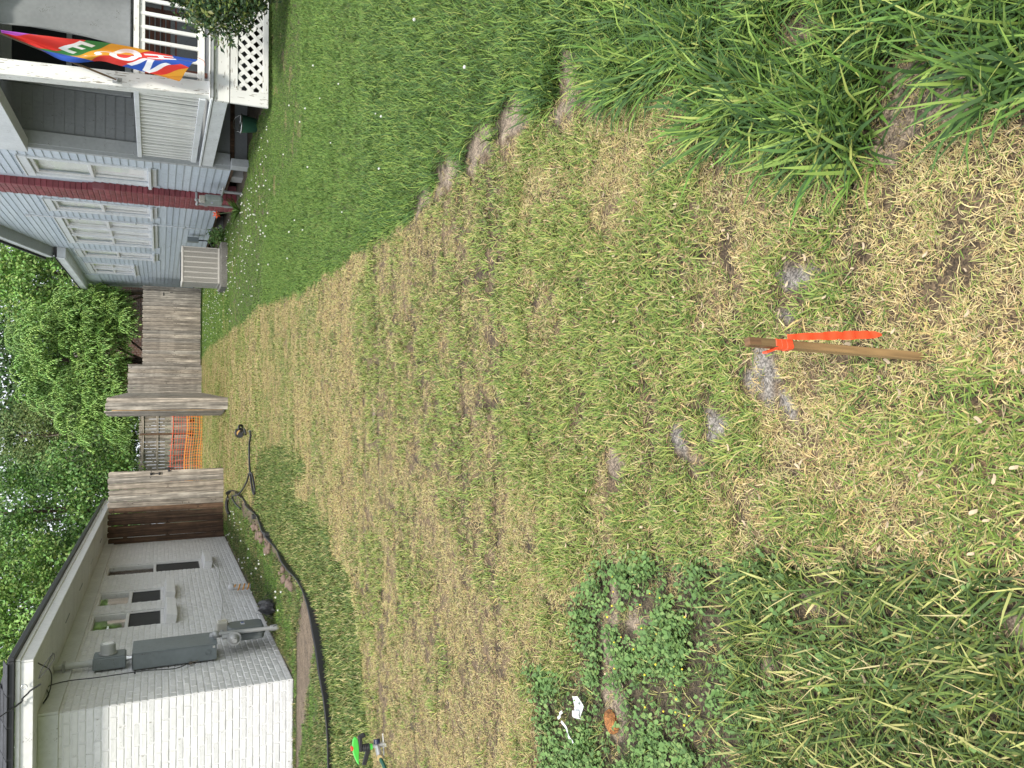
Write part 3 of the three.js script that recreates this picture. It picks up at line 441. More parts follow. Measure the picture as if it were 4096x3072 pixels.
{
  const t = T('wiring_trough', 'tall grey metal wiring box below the electric meter', 'electric box', [WX, 0.78, -10.6]);
  P('body', bb(0, 0.19, 0, 0.96, -0.52, 0, 0.005), M.boxGrey, t); P('cover', bb(0.191, 0.203, -0.008, 0.966, -0.526, 0.004, 0.004), M.boxGrey, t);
  P('knockout', merge([at(new THREE.TorusGeometry(0.035, 0.003, 6, 24), 0.1, 0.1, 0.001), at(new THREE.TorusGeometry(0.022, 0.003, 6, 24), 0.1, 0.1, 0.001)]), M.boxGrey, t);
  P('top_flange', bb(0.0, 0.19, 0.962, 0.968, -0.52, 0.012, 0.002), M.boxGrey, t); P('latch', bb(0.15, 0.18, 0.02, 0.05, 0.001, 0.012, 0.003), M.chrome, t);
}
function gasMeter(name, label, pos, turn, body, size) {
  const t = T(name, label, 'gas meter', pos, turn);
  const b = new THREE.Shape(); b.moveTo(-0.14, 0.04); b.quadraticCurveTo(-0.14, 0, -0.1, 0); b.lineTo(0.1, 0); b.quadraticCurveTo(0.14, 0, 0.14, 0.04); b.lineTo(0.14, 0.27); b.quadraticCurveTo(0.14, 0.33, 0.06, 0.33); b.lineTo(-0.06, 0.33); b.quadraticCurveTo(-0.14, 0.33, -0.14, 0.27); b.closePath();
  const bg = new THREE.ExtrudeGeometry(b, { depth: 0.1, bevelEnabled: true, bevelSize: 0.02, bevelThickness: 0.02, bevelSegments: 2, curveSegments: 6 }); bg.rotateY(Math.PI / 2); bg.translate(0.12, 0, 0);
  P('body', boxUV(bg), body, t);
  P('seam_flange', at(boxUV(new THREE.ExtrudeGeometry(b, { depth: 0.012, bevelEnabled: true, bevelSize: 0.034, bevelThickness: 0.004, bevelSegments: 1, curveSegments: 6 })), 0.16, 0, 0, 0, Math.PI / 2, 0), body, t);
  P('index_box', bb(0.13, 0.27, 0.335, 0.45, -0.15, -0.03, 0.012), std(C(0.42, 0.4, 0.34), 0.35), t); P('index_glass', bb(0.271, 0.278, 0.35, 0.44, -0.14, -0.04, 0.002), M.clear, t);
  P('name_plate', bb(0.241, 0.245, 0.17, 0.21, -0.07, 0.02, 0.001), std(C(0.55, 0.56, 0.57), 0.4), t); P('number_plate', bb(0.2455, 0.248, 0.175, 0.205, -0.06, -0.02, 0.001), std(C(0.05, 0.09, 0.3), 0.4), t);
  const pg = M.pipeGrey, el = (x, y, z) => at(new THREE.SphereGeometry(0.038, 14, 10), x, y, z);
  P('outlet_pipe', merge([at(cyl(0.024, 0.024, 0.16, 14), 0.17, 0.4, 0.08), el(0.17, 0.5, 0.08), at(cyl(0.024, 0.024, 0.16, 14), 0.09, 0.5, 0.08, 0, 0, Math.PI / 2), el(0.17, 0.4, -0.06), at(cyl(0.03, 0.03, 0.05, 8), 0.17, 0.35, 0.08)]), pg, t);
  P('riser', merge([at(cyl(0.022, 0.022, 0.75, 14), 0.22, 0.1, 0.21), el(0.22, 0.48, 0.21), at(cyl(0.024, 0.024, 0.14, 14), 0.2, 0.48, 0.15, Math.PI / 2), at(cyl(0.033, 0.033, 0.09, 8), 0.22, -0.12, 0.21)]), pg, t);
  const rg = P('regulator', merge([at(cyl(0.072, 0.072, 0.024, 24), 0.17, 0.3, 0.27, Math.PI / 2), at(cyl(0.03, 0.055, 0.05, 18), 0.17, 0.3, 0.305, Math.PI / 2), at(cyl(0.026, 0.026, 0.12, 12), 0.19, 0.36, 0.23)]), pg, t);
  P('regulator_cap', at(cyl(0.022, 0.022, 0.03, 14), 0.17, 0.3, 0.345, Math.PI / 2), pg, rg);
  t.scale.setScalar(size); return t;
}
{ const t = gasMeter('gas_meter', 'dark grey gas meter with silver pipes on the white brick house', [WX, 0.2, -11.02], 0, M.meterGrey, 1.22);
  P('red_union', at(cyl(0.036, 0.036, 0.05, 10), 0.22, -0.19, 0.21), std(C(0.3, 0.09, 0.05), 0.6), t); P('tag_wire', tube([[0.24, -0.1, 0.23], [0.27, -0.16, 0.3], [0.24, -0.2, 0.34]], 0.004, 16, 5), M.black, t); }
{ // cables
  let c = T('service_cable', 'black cable drooping from the eave down the white bricks', 'cable', [WX, 0, -10.4]);
  P('cable', tube([[0.55, 2.6, 0.9], [0.4, 2.5, 0.75], [0.12, 2.53, 0.6], [0.03, 2.58, 0.62], [0.02, 2.56, 0.35], [0.018, 2.6, 0.05], [0.018, 2.45, -0.05], [0.018, 2.1, -0.04], [0.018, 1.6, -0.06], [0.018, 1.25, 0.0], [0.018, 1.12, -0.12]], 0.006, 90, 6), M.black, c);
  P('clip', bb(0.0, 0.02, 1.7, 1.72, -0.07, -0.045, 0.002), M.black, c); P('bracket', bb(0, 0.03, 1.07, 1.11, -0.16, -0.12, 0.004), std(C(0.1, 0.08, 0.06), 0.7), c);
  P('ground_wire', tube([[0.018, 1.08, -0.14], [0.02, 0.98, -0.22], [0.03, 0.94, -0.34], [0.03, 0.86, -0.4]], 0.004, 30, 5), std(C(0.25, 0.2, 0.15), 0.6), c);
  c = T('aerial_wire', 'black twisted overhead wire tied to the white eave fascia', 'wire', [-2.6, 2.6, -9.02]);
  P('wire', tube([[-0.42, 0.1, 0.02], [-0.48, 0.3, 0.3], [-0.6, 0.8, 0.9], [-0.9, 1.9, 2.2]], 0.006, 40, 6), M.black, c);
  P('twist', tube([[-0.25, -0.09, 0.03], [-0.3, 0.0, 0.05], [-0.33, 0.02, 0.02], [-0.36, 0.06, 0.06], [-0.4, 0.07, 0.02], [-0.43, 0.12, 0.05], [-0.46, 0.16, 0.06]], 0.009, 60, 6), M.black, c);
  P('loop', tube([[-0.2, -0.07, 0.03], [-0.1, -0.1, 0.05], [0.0, -0.16, 0.06], [0.04, -0.2, 0.05], [-0.02, -0.2, 0.04], [-0.14, -0.12, 0.03], [-0.2, -0.07, 0.03]], 0.004, 50, 5), M.black, c); P('hook', at(new THREE.TorusGeometry(0.025, 0.005, 6, 14), -0.26, 0.05, 0.03), M.chrome, c);
  c = T('white_pipe_cable', 'thin white cable sagging along the brick wall under the windows', 'cable', [WX, 0, -11.6]);
  P('cable', tube([[0.02, 0.66, 0], [0.02, 0.6, -0.9], [0.02, 0.52, -1.9], [0.02, 0.5, -3], [0.02, 0.42, -4.2], [0.02, 0.47, -4.9], [0.02, 0.42, -5.1]], 0.009, 70, 6), paint(C(0.66, 0.65, 0.63), 0.6), c);
}
{ const t = T('wrapped_faucet_pipe', 'short wall pipe wrapped in foil with orange spiral tape', 'pipe', [WX + 0.06, 0, -14.15]);
  P('foil_wrap', at(cyl(0.045, 0.04, 0.3, 14), 0, 0.17, 0), std(C(0.62, 0.62, 0.62), 0.35, { metalness: 0.6, bumpMap: speckBump, bumpScale: 0.01 }), t);
  P('foil_cap', at(boxUV(new THREE.IcosahedronGeometry(0.06, 1)), 0.01, 0.33, 0), std(C(0.8, 0.8, 0.8), 0.3, { metalness: 0.5, bumpMap: speckBump, bumpScale: 0.02 }), t);
  const pts = []; for (let i = 0; i <= 40; i++) { const a = i / 40 * 6.283 * 3.2; pts.push([Math.cos(a) * 0.046, 0.04 + i / 40 * 0.24, Math.sin(a) * 0.046]); }
  P('spiral_tape', tube(pts, 0.011, 90, 6), std(C(0.75, 0.36, 0.06), 0.6), t); }

/* ---------- pale blue wooden house on the right; wall face is local x = 0, out is -x, s runs to -z ---------- */
const BH = T('wooden_house', 'pale blue clapboard house with white windows and porch on the right', 'house', [4.2, 0, -15.3], -0.0077);
{
  const H = BH, LS = 19.4, EX = 0.133, Y0 = 0.28;
  // gable: wall top along s
  const topAt = s => s < 10.6 ? 4.3 + (10.6 - s) * 0.276 : 4.02;
  const wins = [[0.6, 1.92, 1.6, 3.76, 1], [4.0, 5.16, 1.6, 3.76, 1], [5.9, 9.5, 1.6, 3.76, 3], [10.62, 12.0, 1.6, 3.74, 1], [13.3, 15.75, 2.22, 3.7, 2]];
  const holes = [...wins.map(w => w.slice(0, 4)), [2.1, 3.25, 0, 9]];
  // sheathing behind the boards (gable outline)
  const sh = new THREE.Shape(); sh.moveTo(0, 0.3); sh.lineTo(LS, 0.3); sh.lineTo(LS, 4.02); sh.lineTo(10.6, 4.02); sh.lineTo(10.6, 4.3); sh.lineTo(0, topAt(0)); sh.closePath();
  for (const [a, b, c, d] of wins) { const p = new THREE.Path(); p.moveTo(a + 0.1, c + 0.1); p.lineTo(a + 0.1, d - 0.1); p.lineTo(b - 0.1, d - 0.1); p.lineTo(b - 0.1, c + 0.1); p.closePath(); sh.holes.push(p); }
  const sg = new THREE.ExtrudeGeometry(sh, { depth: 0.12, bevelEnabled: false }); sg.rotateY(Math.PI / 2); sg.translate(0.012, 0, 0); P('wall', boxUV(sg), M.blue[0], H);
  // each clapboard: a wedge, thick at the bottom, 1 m long, scaled
  const board = () => { const s = new THREE.Shape(); s.moveTo(0, 0); s.lineTo(-0.022, 0.0); s.lineTo(-0.022, 0.006); s.lineTo(-0.006, EX + 0.012); s.lineTo(0, EX + 0.012); s.closePath(); const g = new THREE.ExtrudeGeometry(s, { depth: 1, bevelEnabled: false }); g.translate(0, 0, -1); return boxUV(g, 2, rnd() * 3, rnd() * 3); };
  const bv = [0, 1, 2, 3].map(board);
  for (let r = 0; r < 52; r++) {
    const y = Y0 + r * EX; let len = LS - 0.12; if (y > 3.98) { len = 10.6 - (y + 0.02 - 4.3) / 0.276; len = y < 4.28 ? 10.6 : len; } if (len < 0.4) break;
    let parts = [[0.06, len]];
    for (const [a, b, c, d] of holes) if (y + EX > c && y < d) parts = parts.flatMap(([p, q]) => p < b && q > a ? [[p, a], [b, q]].filter(([u, v]) => v - u > 0.04) : [[p, q]]);
    const cut = parts.flatMap(([p, q]) => { if (q - p > 5) { const k = p + 2.2 + h2(r, 3) * (q - p - 4); return [[p, k - 0.002], [k + 0.002, q]]; } return [[p, q]]; });
    for (const [p, q] of cut) { const m = P('clapboard', pick(bv), pick(M.blue), H); m.position.set(0.011 + R(-0.0015, 0.0015), y + R(-0.002, 0.002), -p); m.rotation.z = R(-0.01, 0.01); m.scale.z = q - p; }
  }
  P('corner_trim', bb(-0.03, 0.09, 0.3, 3.98, -0.058, 0.03), M.greyTrim, H); P('corner_trim', bb(-0.03, 0.0, 0.3, 3.98, -LS, -LS + 0.12), M.trim, H);
  P('floor_deck', bb(0.015, 7.9, 0.22, 0.298, -LS + 0.01, -0.02), M.brown[0], H);
  P('frieze', bb(-0.028, -0.001, 3.5, 3.96, -LS + 0.125, -LS + 3.2), M.blue[3], H);
  // windows
  for (const [a, b, c, d, n] of wins) {
    const W = new THREE.Group(); W.name = 'window'; W.position.set(0, c, -(a + b) / 2); H.add(W);
    const w = b - a, h = d - c, ct = 0.11;
    P('casing', merge([bb(-0.035, 0.02, 0.09, h - 0.14, -w / 2, -w / 2 + ct), bb(-0.035, 0.02, 0.09, h - 0.14, w / 2 - ct, w / 2), bb(-0.042, 0.02, h - 0.14, h, -w / 2 - 0.02, w / 2 + 0.02), bb(-0.06, 0.02, h + 0.001, h + 0.03, -w / 2 - 0.04, w / 2 + 0.04)]), M.trim, W);
    P('sill', bb(-0.09, 0.05, 0.03, 0.09, -w / 2 - 0.05, w / 2 + 0.05, 0.008), M.trim, W); P('apron', bb(-0.03, 0, -0.06, 0.028, -w / 2, w / 2), M.trim, W);
    const uw = (w - 2 * ct) / n;
    for (let k = 0; k < n; k++) {
      const z0 = -w / 2 + ct + k * uw, z1 = z0 + uw, f = 0.06, y0 = 0.1, y1 = h - 0.15, ym = (y0 + y1) / 2, sa = [];
      if (k) P('mullion', bb(-0.036, 0.05, 0.1, h - 0.15, z0 - 0.05, z0 + 0.05), M.trim, W);
      for (const [p, q, x] of [[y0, ym + 0.02, 0.05], [ym - 0.02, y1, 0.02]]) sa.push(bb(x - 0.018, x + 0.018, p, p + f, z0 + f, z1 - f), bb(x - 0.018, x + 0.018, q - f, q, z0 + f, z1 - f), bb(x - 0.018, x + 0.018, p, q, z0, z0 + f), bb(x - 0.018, x + 0.018, p, q, z1 - f, z1));
      P('sash', merge(sa), M.white, W); P('pane', merge([box(0.004, ym - y0 - 0.1, uw - 2 * f, 0.05, (y0 + ym) / 2, (z0 + z1) / 2), box(0.004, y1 - ym - 0.1, uw - 2 * f, 0.02, (y1 + ym) / 2, (z0 + z1) / 2)]), M.paneGlass, W);
      const cu = drape(uw - 0.02, y1 - y0, 6, 0.022); cu.rotateY(-Math.PI / 2); P('curtain', at(cu, 0.098, (y0 + y1) / 2, (z0 + z1) / 2), M.curtain, W);
    }
  }
  // painted brick chimney
  const ch = P('chimney', merge([bb(-0.13, 0.2, -0.05, 2.7, -3.2, -2.13), bb(-0.13, 0.2, 2.7, 7.3, -3.2, -2.36)]), M.maroonJoint, H);
  const cp = 0.1, cl = 0.27, cv = [0, 1, 2, 3].map(() => brickGeo(cl - 0.012, cp - 0.011, 0.02, 0.003)), spots = [];
  for (let r = 0; r < 60; r++) { const y = 0.0 + (r + 0.5) * cp; const sx = 2.12 + (y > 2.4 ? Math.min(0.24, (y - 2.4) * 0.4) : 0); const L = 3.21 - sx, off = r % 2 ? 0.5 : 0;
    for (let i = -1; i < 6; i++) { let a = Math.max(0, (i + off) * cl), b = Math.min(L, (i + 1 + off) * cl); if (b - a < 0.05) continue; spots.push([-0.14, y, -(sx + (a + b) / 2), Math.PI, b - a]); }
    spots.push([-0.055, y, -sx + 0.012, -Math.PI / 2, 0.17]); }
  spots.slice(0, 300).forEach(b => { const m = P('brick', pick(cv), pick(M.maroon), ch); m.position.set(b[0], b[1], b[2]); m.rotation.y = b[3]; m.scale.set(1, 1, (b[4] - 0.012) / (cl - 0.012)); });
  if (spots.length > 300) { const m = P('brick_courses', merge(spots.slice(300).map(b => pick(cv).clone().applyMatrix4(new THREE.Matrix4().compose(V3(b[0], b[1], b[2]), new THREE.Quaternion().setFromAxisAngle(V3(0, 1, 0), b[3]), V3(1, 1, (b[4] - 0.012) / (cl - 0.012)))))), M.maroon[1], ch); m.userData.kind = 'stuff'; }
  // rake of the front roof and level eave of the rear part
  const OV = 0.3, rk = Math.atan(0.276);
  const slab = (s0, s1, yo, th, x0, x1, mat, name, par) => { const L = (s1 - s0) / Math.cos(rk), g = cbox(x1 - x0, th, L, 0.004, 2); g.rotateX(-rk); const sm = (s0 + s1) / 2; return P(name, at(g, (x0 + x1) / 2, topAt(sm) + yo, -sm), mat, par || H); };
  const rf = slab(-6, 10.75, 0.24, 0.05, -OV - 0.06, 5, M.shingle[0], 'roof');
  slab(-6, 10.7, 0.03, 0.02, -OV + 0.03, 0.1, M.greyTrim, 'rake_soffit'); slab(-6, 10.7, 0.12, 0.19, -OV, -OV + 0.028, M.trim, 'rake_board');
  P('eave_box', merge([bb(-OV, 0.1, 3.98, 4.2, -18.4, -10.62), bb(-OV - 0.02, -OV - 0.001, 4.0, 4.22, -18.4, -10.6)]), M.trim, H);
  const rr = new THREE.BufferGeometry(); rr.setAttribute('position', new THREE.Float32BufferAttribute([-0.36, 4.23, -10.6, -0.36, 4.23, -18.6, 4, 5.9, -18.6, -0.36, 4.23, -10.6, 4, 5.9, -18.6, 4, 5.9, -10.6], 3)); rr.computeVertexNormals(); P('rear_roof', boxUV(rr), M.shingle[0], H);
  P('rear_wall', bb(0.14, 8, 0.3, 4.0, -LS, -LS + 0.12), M.blue[0], H);
  for (const [p, q] of [[-6.6, -6.05], [-13.6, -13.2], [-1.2, -0.8]]) P('pier', bb(0.05, 0.35, -0.05, 0.27, p, q), paint(C(0.45, 0.45, 0.43), 0.9), H);
  P('foundation_wall', bb(3.4, 3.5, -0.1, 0.219, -LS, -0.2), M.crawl, H);
  P('crawl_lath', bb(0.3, 0.34, -0.05, 0.27, -2.05, -0.15), M.grey, H);
  // front wall behind the porch, faces +z: grey siding boards
  P('porch_wall', bb(0.13, 4.5, 0.3, 4.6, -0.16, -0.02), M.grey, H);
  for (let r = 0; r < 26; r++) { const m = P('porch_clapboard', bv[r % 4], M.grey, H); m.rotation.y = Math.PI / 2; m.position.set(1.04, 0.5 + r * 0.155, -0.012); m.scale.set(1, 1.165, 0.79); }
  P('porch_corner_board', bb(0.034, 0.26, 0.3, 4.2, 0.0, 0.05), M.greyTrim, H);
  const pw = new THREE.Group(); pw.name = 'porch_window'; pw.position.set(1.05, 1.95, 0.0); H.add(pw);
  P('frame', merge([bb(0, 0.16, 0, 1.95, 0.002, 0.06), bb(1.3, 1.46, 0, 1.95, 0.002, 0.06), bb(0.161, 1.299, 1.8, 1.95, 0.002, 0.06), bb(0.161, 1.299, 0, 0.1, 0.002, 0.06), bb(0.161, 1.299, 0.92, 1.0, 0.002, 0.05)]), M.greyTrim, pw); P('pane', bb(0.161, 1.299, 0.1, 1.8, 0.003, 0.012), std(C(0.02, 0.022, 0.025), 0.08), pw);
  P('porch_door', bb(2.8, 3.8, 0.85, 3.0, 0.002, 0.06), std(C(0.06, 0.045, 0.04), 0.4), H);
  // porch: front is local z = 2.9, corner local x = 0.2
  const FZ = 3.6, PX = -0.02, PX1 = 4.4;
  const porch = P('porch_floor', merge([bb(PX + 0.02, PX1, 0.795, 0.835, 0.06, FZ + 0.05, 0.003, 2)]), M.greyTrim, H);
  P('fascia_beam', bb(PX, PX1, 0.58, 0.79, FZ - 0.06, FZ, 0.006, 0), M.oldWhite, porch); P('side_beam', bb(PX, PX + 0.06, 0.6, 0.79, 0.05, FZ - 0.062, 0.006, 2), M.trim, porch); P('nosing', bb(PX - 0.02, PX + 0.018, 0.8, 0.835, 0.05, FZ + 0.05, 0.006, 2), M.trim, porch);
  P('deck_edge', bb(PX, PX1, 0.837, 0.85, FZ - 0.1, FZ + 0.06, 0.003, 0), M.oldWhite, porch);
  P('post', at(cbox(0.2, 2.8, 0.2, 0.006), PX + 0.1, 2.23, FZ - 0.12, 0, 0, 0.045), M.oldWhite, H);
  P('header', merge([bb(PX - 0.1, PX + 0.12, 3.5, 3.9, 0.06, FZ), bb(PX + 0.121, PX1, 3.55, 3.9, FZ - 0.2, FZ)]), M.trim, H);
  P('porch_ceiling', bb(PX + 0.1, PX1, 3.9, 3.94, 0.05, FZ - 0.001), M.greyTrim, H);
  P('porch_floor_back', bb(PX1, PX1 + 0.1, 0, 3.9, 0, FZ), M.grey, H);
  const rail = P('front_rail', merge([bb(PX + 0.22, PX1, 1.74, 1.81, FZ - 0.13, FZ - 0.04, 0.006, 0), bb(PX + 0.22, PX1, 1.67, 1.738, FZ - 0.1, FZ - 0.07, 0.004, 0), bb(PX + 0.22, PX1, 0.91, 1.0, FZ - 0.11, FZ - 0.05, 0.006, 0)]), M.oldWhite, H);
  const balu = cbox(0.05, 0.86, 0.035, 0.003); for (let k = 0; k < 20; k++) { const m = P('baluster', balu, M.oldWhite, rail); m.position.set(PX + 0.33 + k * 0.188, 1.35, FZ - 0.08); }
  const sr = P('side_rail', merge([at(cbox(0.09, 0.07, 3.36, 0.006, 2), PX + 0.06, 1.79, 1.76, 0.008), at(cbox(0.06, 0.09, 3.36, 0.006, 2), PX + 0.06, 0.93, 1.76)]), M.trim, H);
  const b2 = cbox(0.036, 0.84, 0.05, 0.003); for (let k = 0; k < 20; k++) { const m = P('baluster', b2, M.oldWhite, sr); m.position.set(PX + 0.06 + R(-0.004, 0.004), 1.35, 0.16 + k * 0.165); m.rotation.x = R(-0.015, 0.015); }
  // lattice skirt in front
  const lt = P('lattice_frame', merge([bb(PX, PX + 0.2, 0.05, 0.57, FZ - 0.05, FZ - 0.005, 0.004), bb(PX + 0.201, PX1, 0.47, 0.57, FZ - 0.05, FZ - 0.01, 0.004, 0), bb(PX + 0.201, PX1, 0.05, 0.13, FZ - 0.05, FZ - 0.01, 0.004, 0)]), M.oldWhite, H);
  for (const dir of [1, -1]) for (let k = -1; k < 14; k++) { // slats clipped to the frame
    const x = PX + 0.06 + k * 0.165, y0 = 0.125, y1 = 0.475; let a = x, ya = y0, b = x + (y1 - y0), yb = y1; if (dir < 0) { [ya, yb] = [yb, ya]; } const x0 = PX + 0.2; if (b < x0 + 0.03) continue; if (a < x0) { const t = (x0 - a) / (b - a); a = x0; ya = lerp(ya, yb, t); }
    const m = P('lattice_slat', at(cbox(Math.hypot(b - a, yb - ya), 0.052, 0.008, 0.002, 0), (a + b) / 2, (ya + yb) / 2, FZ - 0.035 + (dir > 0 ? 0.0105 : 0), 0, 0, Math.atan2(yb - ya, b - a)), M.oldWhite, lt);
  }
  P('under_porch_wall', bb(PX + 0.12, PX1, -0.05, 0.3, -0.1, -0.05), M.grey, H);
  P('steps_post', bb(-0.04, 0.1, 0.0, 0.3, 0.05, 0.35), M.greyTrim, H);
}
/* things at the blue house */
{
  const g = gasMeter('gas_meter', 'weathered pale grey gas meter beside the maroon chimney', [4.05, 0.36, -16.65], Math.PI + 0.1, paint(C(0.3, 0.34, 0.31), 0.6), 0.92);
  P('support_pipe', merge([at(cyl(0.03, 0.03, 0.5, 12), 0.05, -0.2, -0.25), at(cyl(0.025, 0.025, 0.5, 12), 0.1, 0.0, -0.42, Math.PI / 2)]), M.pipeGrey, g);
  const c = T('wall_conduit', 'thin white conduit running down the blue siding', 'pipe', [4.17, 0, -21.02]);
  P('pipe', tube([[0, 4.2, 0], [0, 3, 0], [0, 1.5, 0], [0, 0.6, -0.02], [0.02, 0.3, -0.1], [0.1, 0.22, -0.2]], 0.014, 60, 8), M.trim, c); P('head', bb(-0.04, 0.02, 4.2, 4.32, -0.04, 0.04, 0.01), M.trim, c); for (const y of [0.9, 2, 3.2]) P('strap', bb(-0.02, 0.02, y, y + 0.03, -0.035, 0.035, 0.003), M.chrome, c);
  const ac = T('air_conditioner', 'beige louvred air conditioning unit on a concrete pad by blue house', 'air conditioner', [3.05, 0.04, -20.1], 0.02);
  const W = 0.84, Hh = 0.84, Y = 0.14, beige = paint(C(0.55, 0.53, 0.48), 0.5), slot = cbox(0.085, 0.005, 0.012, 0.001);
  P('core', bb(-W / 2 + 0.03, W / 2 - 0.03, Y + 0.03, Y + Hh - 0.03, -W / 2 + 0.03, W / 2 - 0.03), std(C(0.06, 0.06, 0.06), 0.7), ac);
  P('base_pan', bb(-W / 2, W / 2, Y, Y + 0.05, -W / 2, W / 2, 0.01), beige, ac); P('top_cover', bb(-W / 2 - 0.005, W / 2 + 0.005, Y + Hh - 0.05, Y + Hh, -W / 2 - 0.005, W / 2 + 0.005, 0.012), beige, ac);
  for (const [ry, nm] of [[0, 'louvre_panel'], [Math.PI / 2, 'louvre_panel'], [-Math.PI / 2, 'louvre_panel']]) {
    const p = new THREE.Group(); p.name = nm; p.rotation.y = ry; ac.add(p); const cols = 7, cw = W / cols;
    P('rails', merge(Array.from({ length: cols + 1 }, (_, k) => bb(clamp(-W / 2 + k * cw - 0.014, -W / 2 + 0.001, 9), Math.min(-W / 2 + k * cw + 0.014, W / 2 - 0.001), Y + 0.051, Y + Hh - 0.051, W / 2 - 0.02, W / 2 - 0.002, 0.003))), beige, p);
    const fins = []; for (let k = 0; k < cols; k++) for (let r = 0; r < 44; r++) fins.push(at(new THREE.BoxGeometry(cw - 0.028, 0.006, 0.014), -W / 2 + (k + 0.5) * cw, Y + 0.06 + r * 0.0167, W / 2 - 0.012, 0.5));
    const f = P('fins', merge(fins), beige, p); f.userData.kind = 'stuff';
  }
  P('fan_grille', merge([0.1, 0.18, 0.26, 0.34].map(r => at(new THREE.TorusGeometry(r, 0.005, 5, 28), 0, Y + Hh + 0.008, 0, Math.PI / 2))), M.black, ac);
  const pad = T('concrete_pad', 'grey concrete slab under the air conditioning unit', 'pad', [3.07, 0.04, -20.1]); P('slab', bb(-0.52, 0.55, -0.04, 0.135, -0.55, 0.52, 0.015), std(C(0.3, 0.29, 0.26), 0.95, { map: speckTex, bumpMap: speckBump, bumpScale: 0.006 }), pad);
  const ds = T('disconnect_box', 'small grey switch box on blue siding behind the air conditioner', 'electric box', [4.17, 0.55, -22.3]); P('box', bb(-0.12, 0, 0, 0.28, -0.1, 0.1, 0.008), M.boxGrey, ds); P('flex_pipe', tube([[-0.06, 0, 0], [-0.08, -0.2, 0.1], [-0.3, -0.3, 0.6], [-0.7, -0.32, 1.4]], 0.018, 30, 8), M.black, ds);
  const pl = T('potted_bucket', 'dark green bucket with metal rim tucked beneath the porch', 'bucket', [4.5, 0, -13.6]); P('pail', boxUV(new THREE.LatheGeometry([[0.001, 0], [0.11, 0], [0.15, 0.26], [0.14, 0.26], [0.1, 0.02]].map(p => new THREE.Vector2(...p)), 20)), std(C(0.03, 0.1, 0.06), 0.4), pl); P('rim', at(new THREE.TorusGeometry(0.15, 0.012, 8, 24), 0, 0.26, 0, Math.PI / 2), M.chrome, pl); P('handle', at(new THREE.TorusGeometry(0.14, 0.005, 6, 20, Math.PI), 0, 0.26, 0, -0.6), M.chrome, pl);
}
{ // porch shade cloth, bench and flag
  const t = T('shade_curtain', 'grey fabric shade curtain hanging across the porch front', 'curtain', [4.74, 1.86, -11.94]);
  const g = new THREE.PlaneGeometry(1, 1, 60, 40), p = g.attributes.position;
  for (let i = 0; i < p.count; i++) { const u = p.getX(i) + 0.5, v = p.getY(i) + 0.5; const left = 0.04 + 0.1 * Math.sin(v * 2.2) - 0.03 * v, x = lerp(left, 3.2, u); p.setXYZ(i, x, v * 1.7, 0.035 * Math.sin(x * 7 + v * 1.6 + Math.sin(v * 4)) + 0.02 * Math.sin(x * 17 + v * 3) - 0.02); }
  g.computeVertexNormals(); const uvg = boxUV(g); P('cloth', uvg, new THREE.MeshPhysicalMaterial({ color: C(0.3, 0.315, 0.315), map: paintTex, roughness: 0.95, transmission: 0.2, thickness: 0 }), t);
  P('hem', tube([[0.04, 0.0, 0], [0.1, 0.45, 0.02], [0.13, 0.95, 0.02], [0.1, 1.4, 0.02], [0.08, 1.7, 0]], 0.012, 40, 6), std(C(0.2, 0.21, 0.21), 0.9), t);
  const b = T('porch_bench', 'reddish brown wooden slat bench behind the white porch railing', 'bench', [5.3, 0.84, -12.7], 0.15), red = std(C(0.22, 0.075, 0.045), 0.5, { map: woodTex });
  for (let k = 0; k < 6; k++) { P('back_slat', bb(-0.65, 0.65, 0.5 + k * 0.075, 0.56 + k * 0.075, -0.26, -0.24, 0.003, 0), red, b); if (k < 5) P('seat_slat', bb(-0.65, 0.65, 0.42, 0.44, -0.22 + k * 0.09, -0.145 + k * 0.09, 0.003, 0), red, b); }
  for (const sx of [-0.6, 0.6]) { for (const sz of [-0.25, 0.22]) P('leg', bb(sx - 0.03, sx + 0.03, 0, sz < 0 ? 0.95 : 0.42, sz - 0.03, sz + 0.03), red, b); P('arm', bb(sx - 0.04, sx + 0.04, 0.6, 0.63, -0.2, 0.25), red, b); }
}
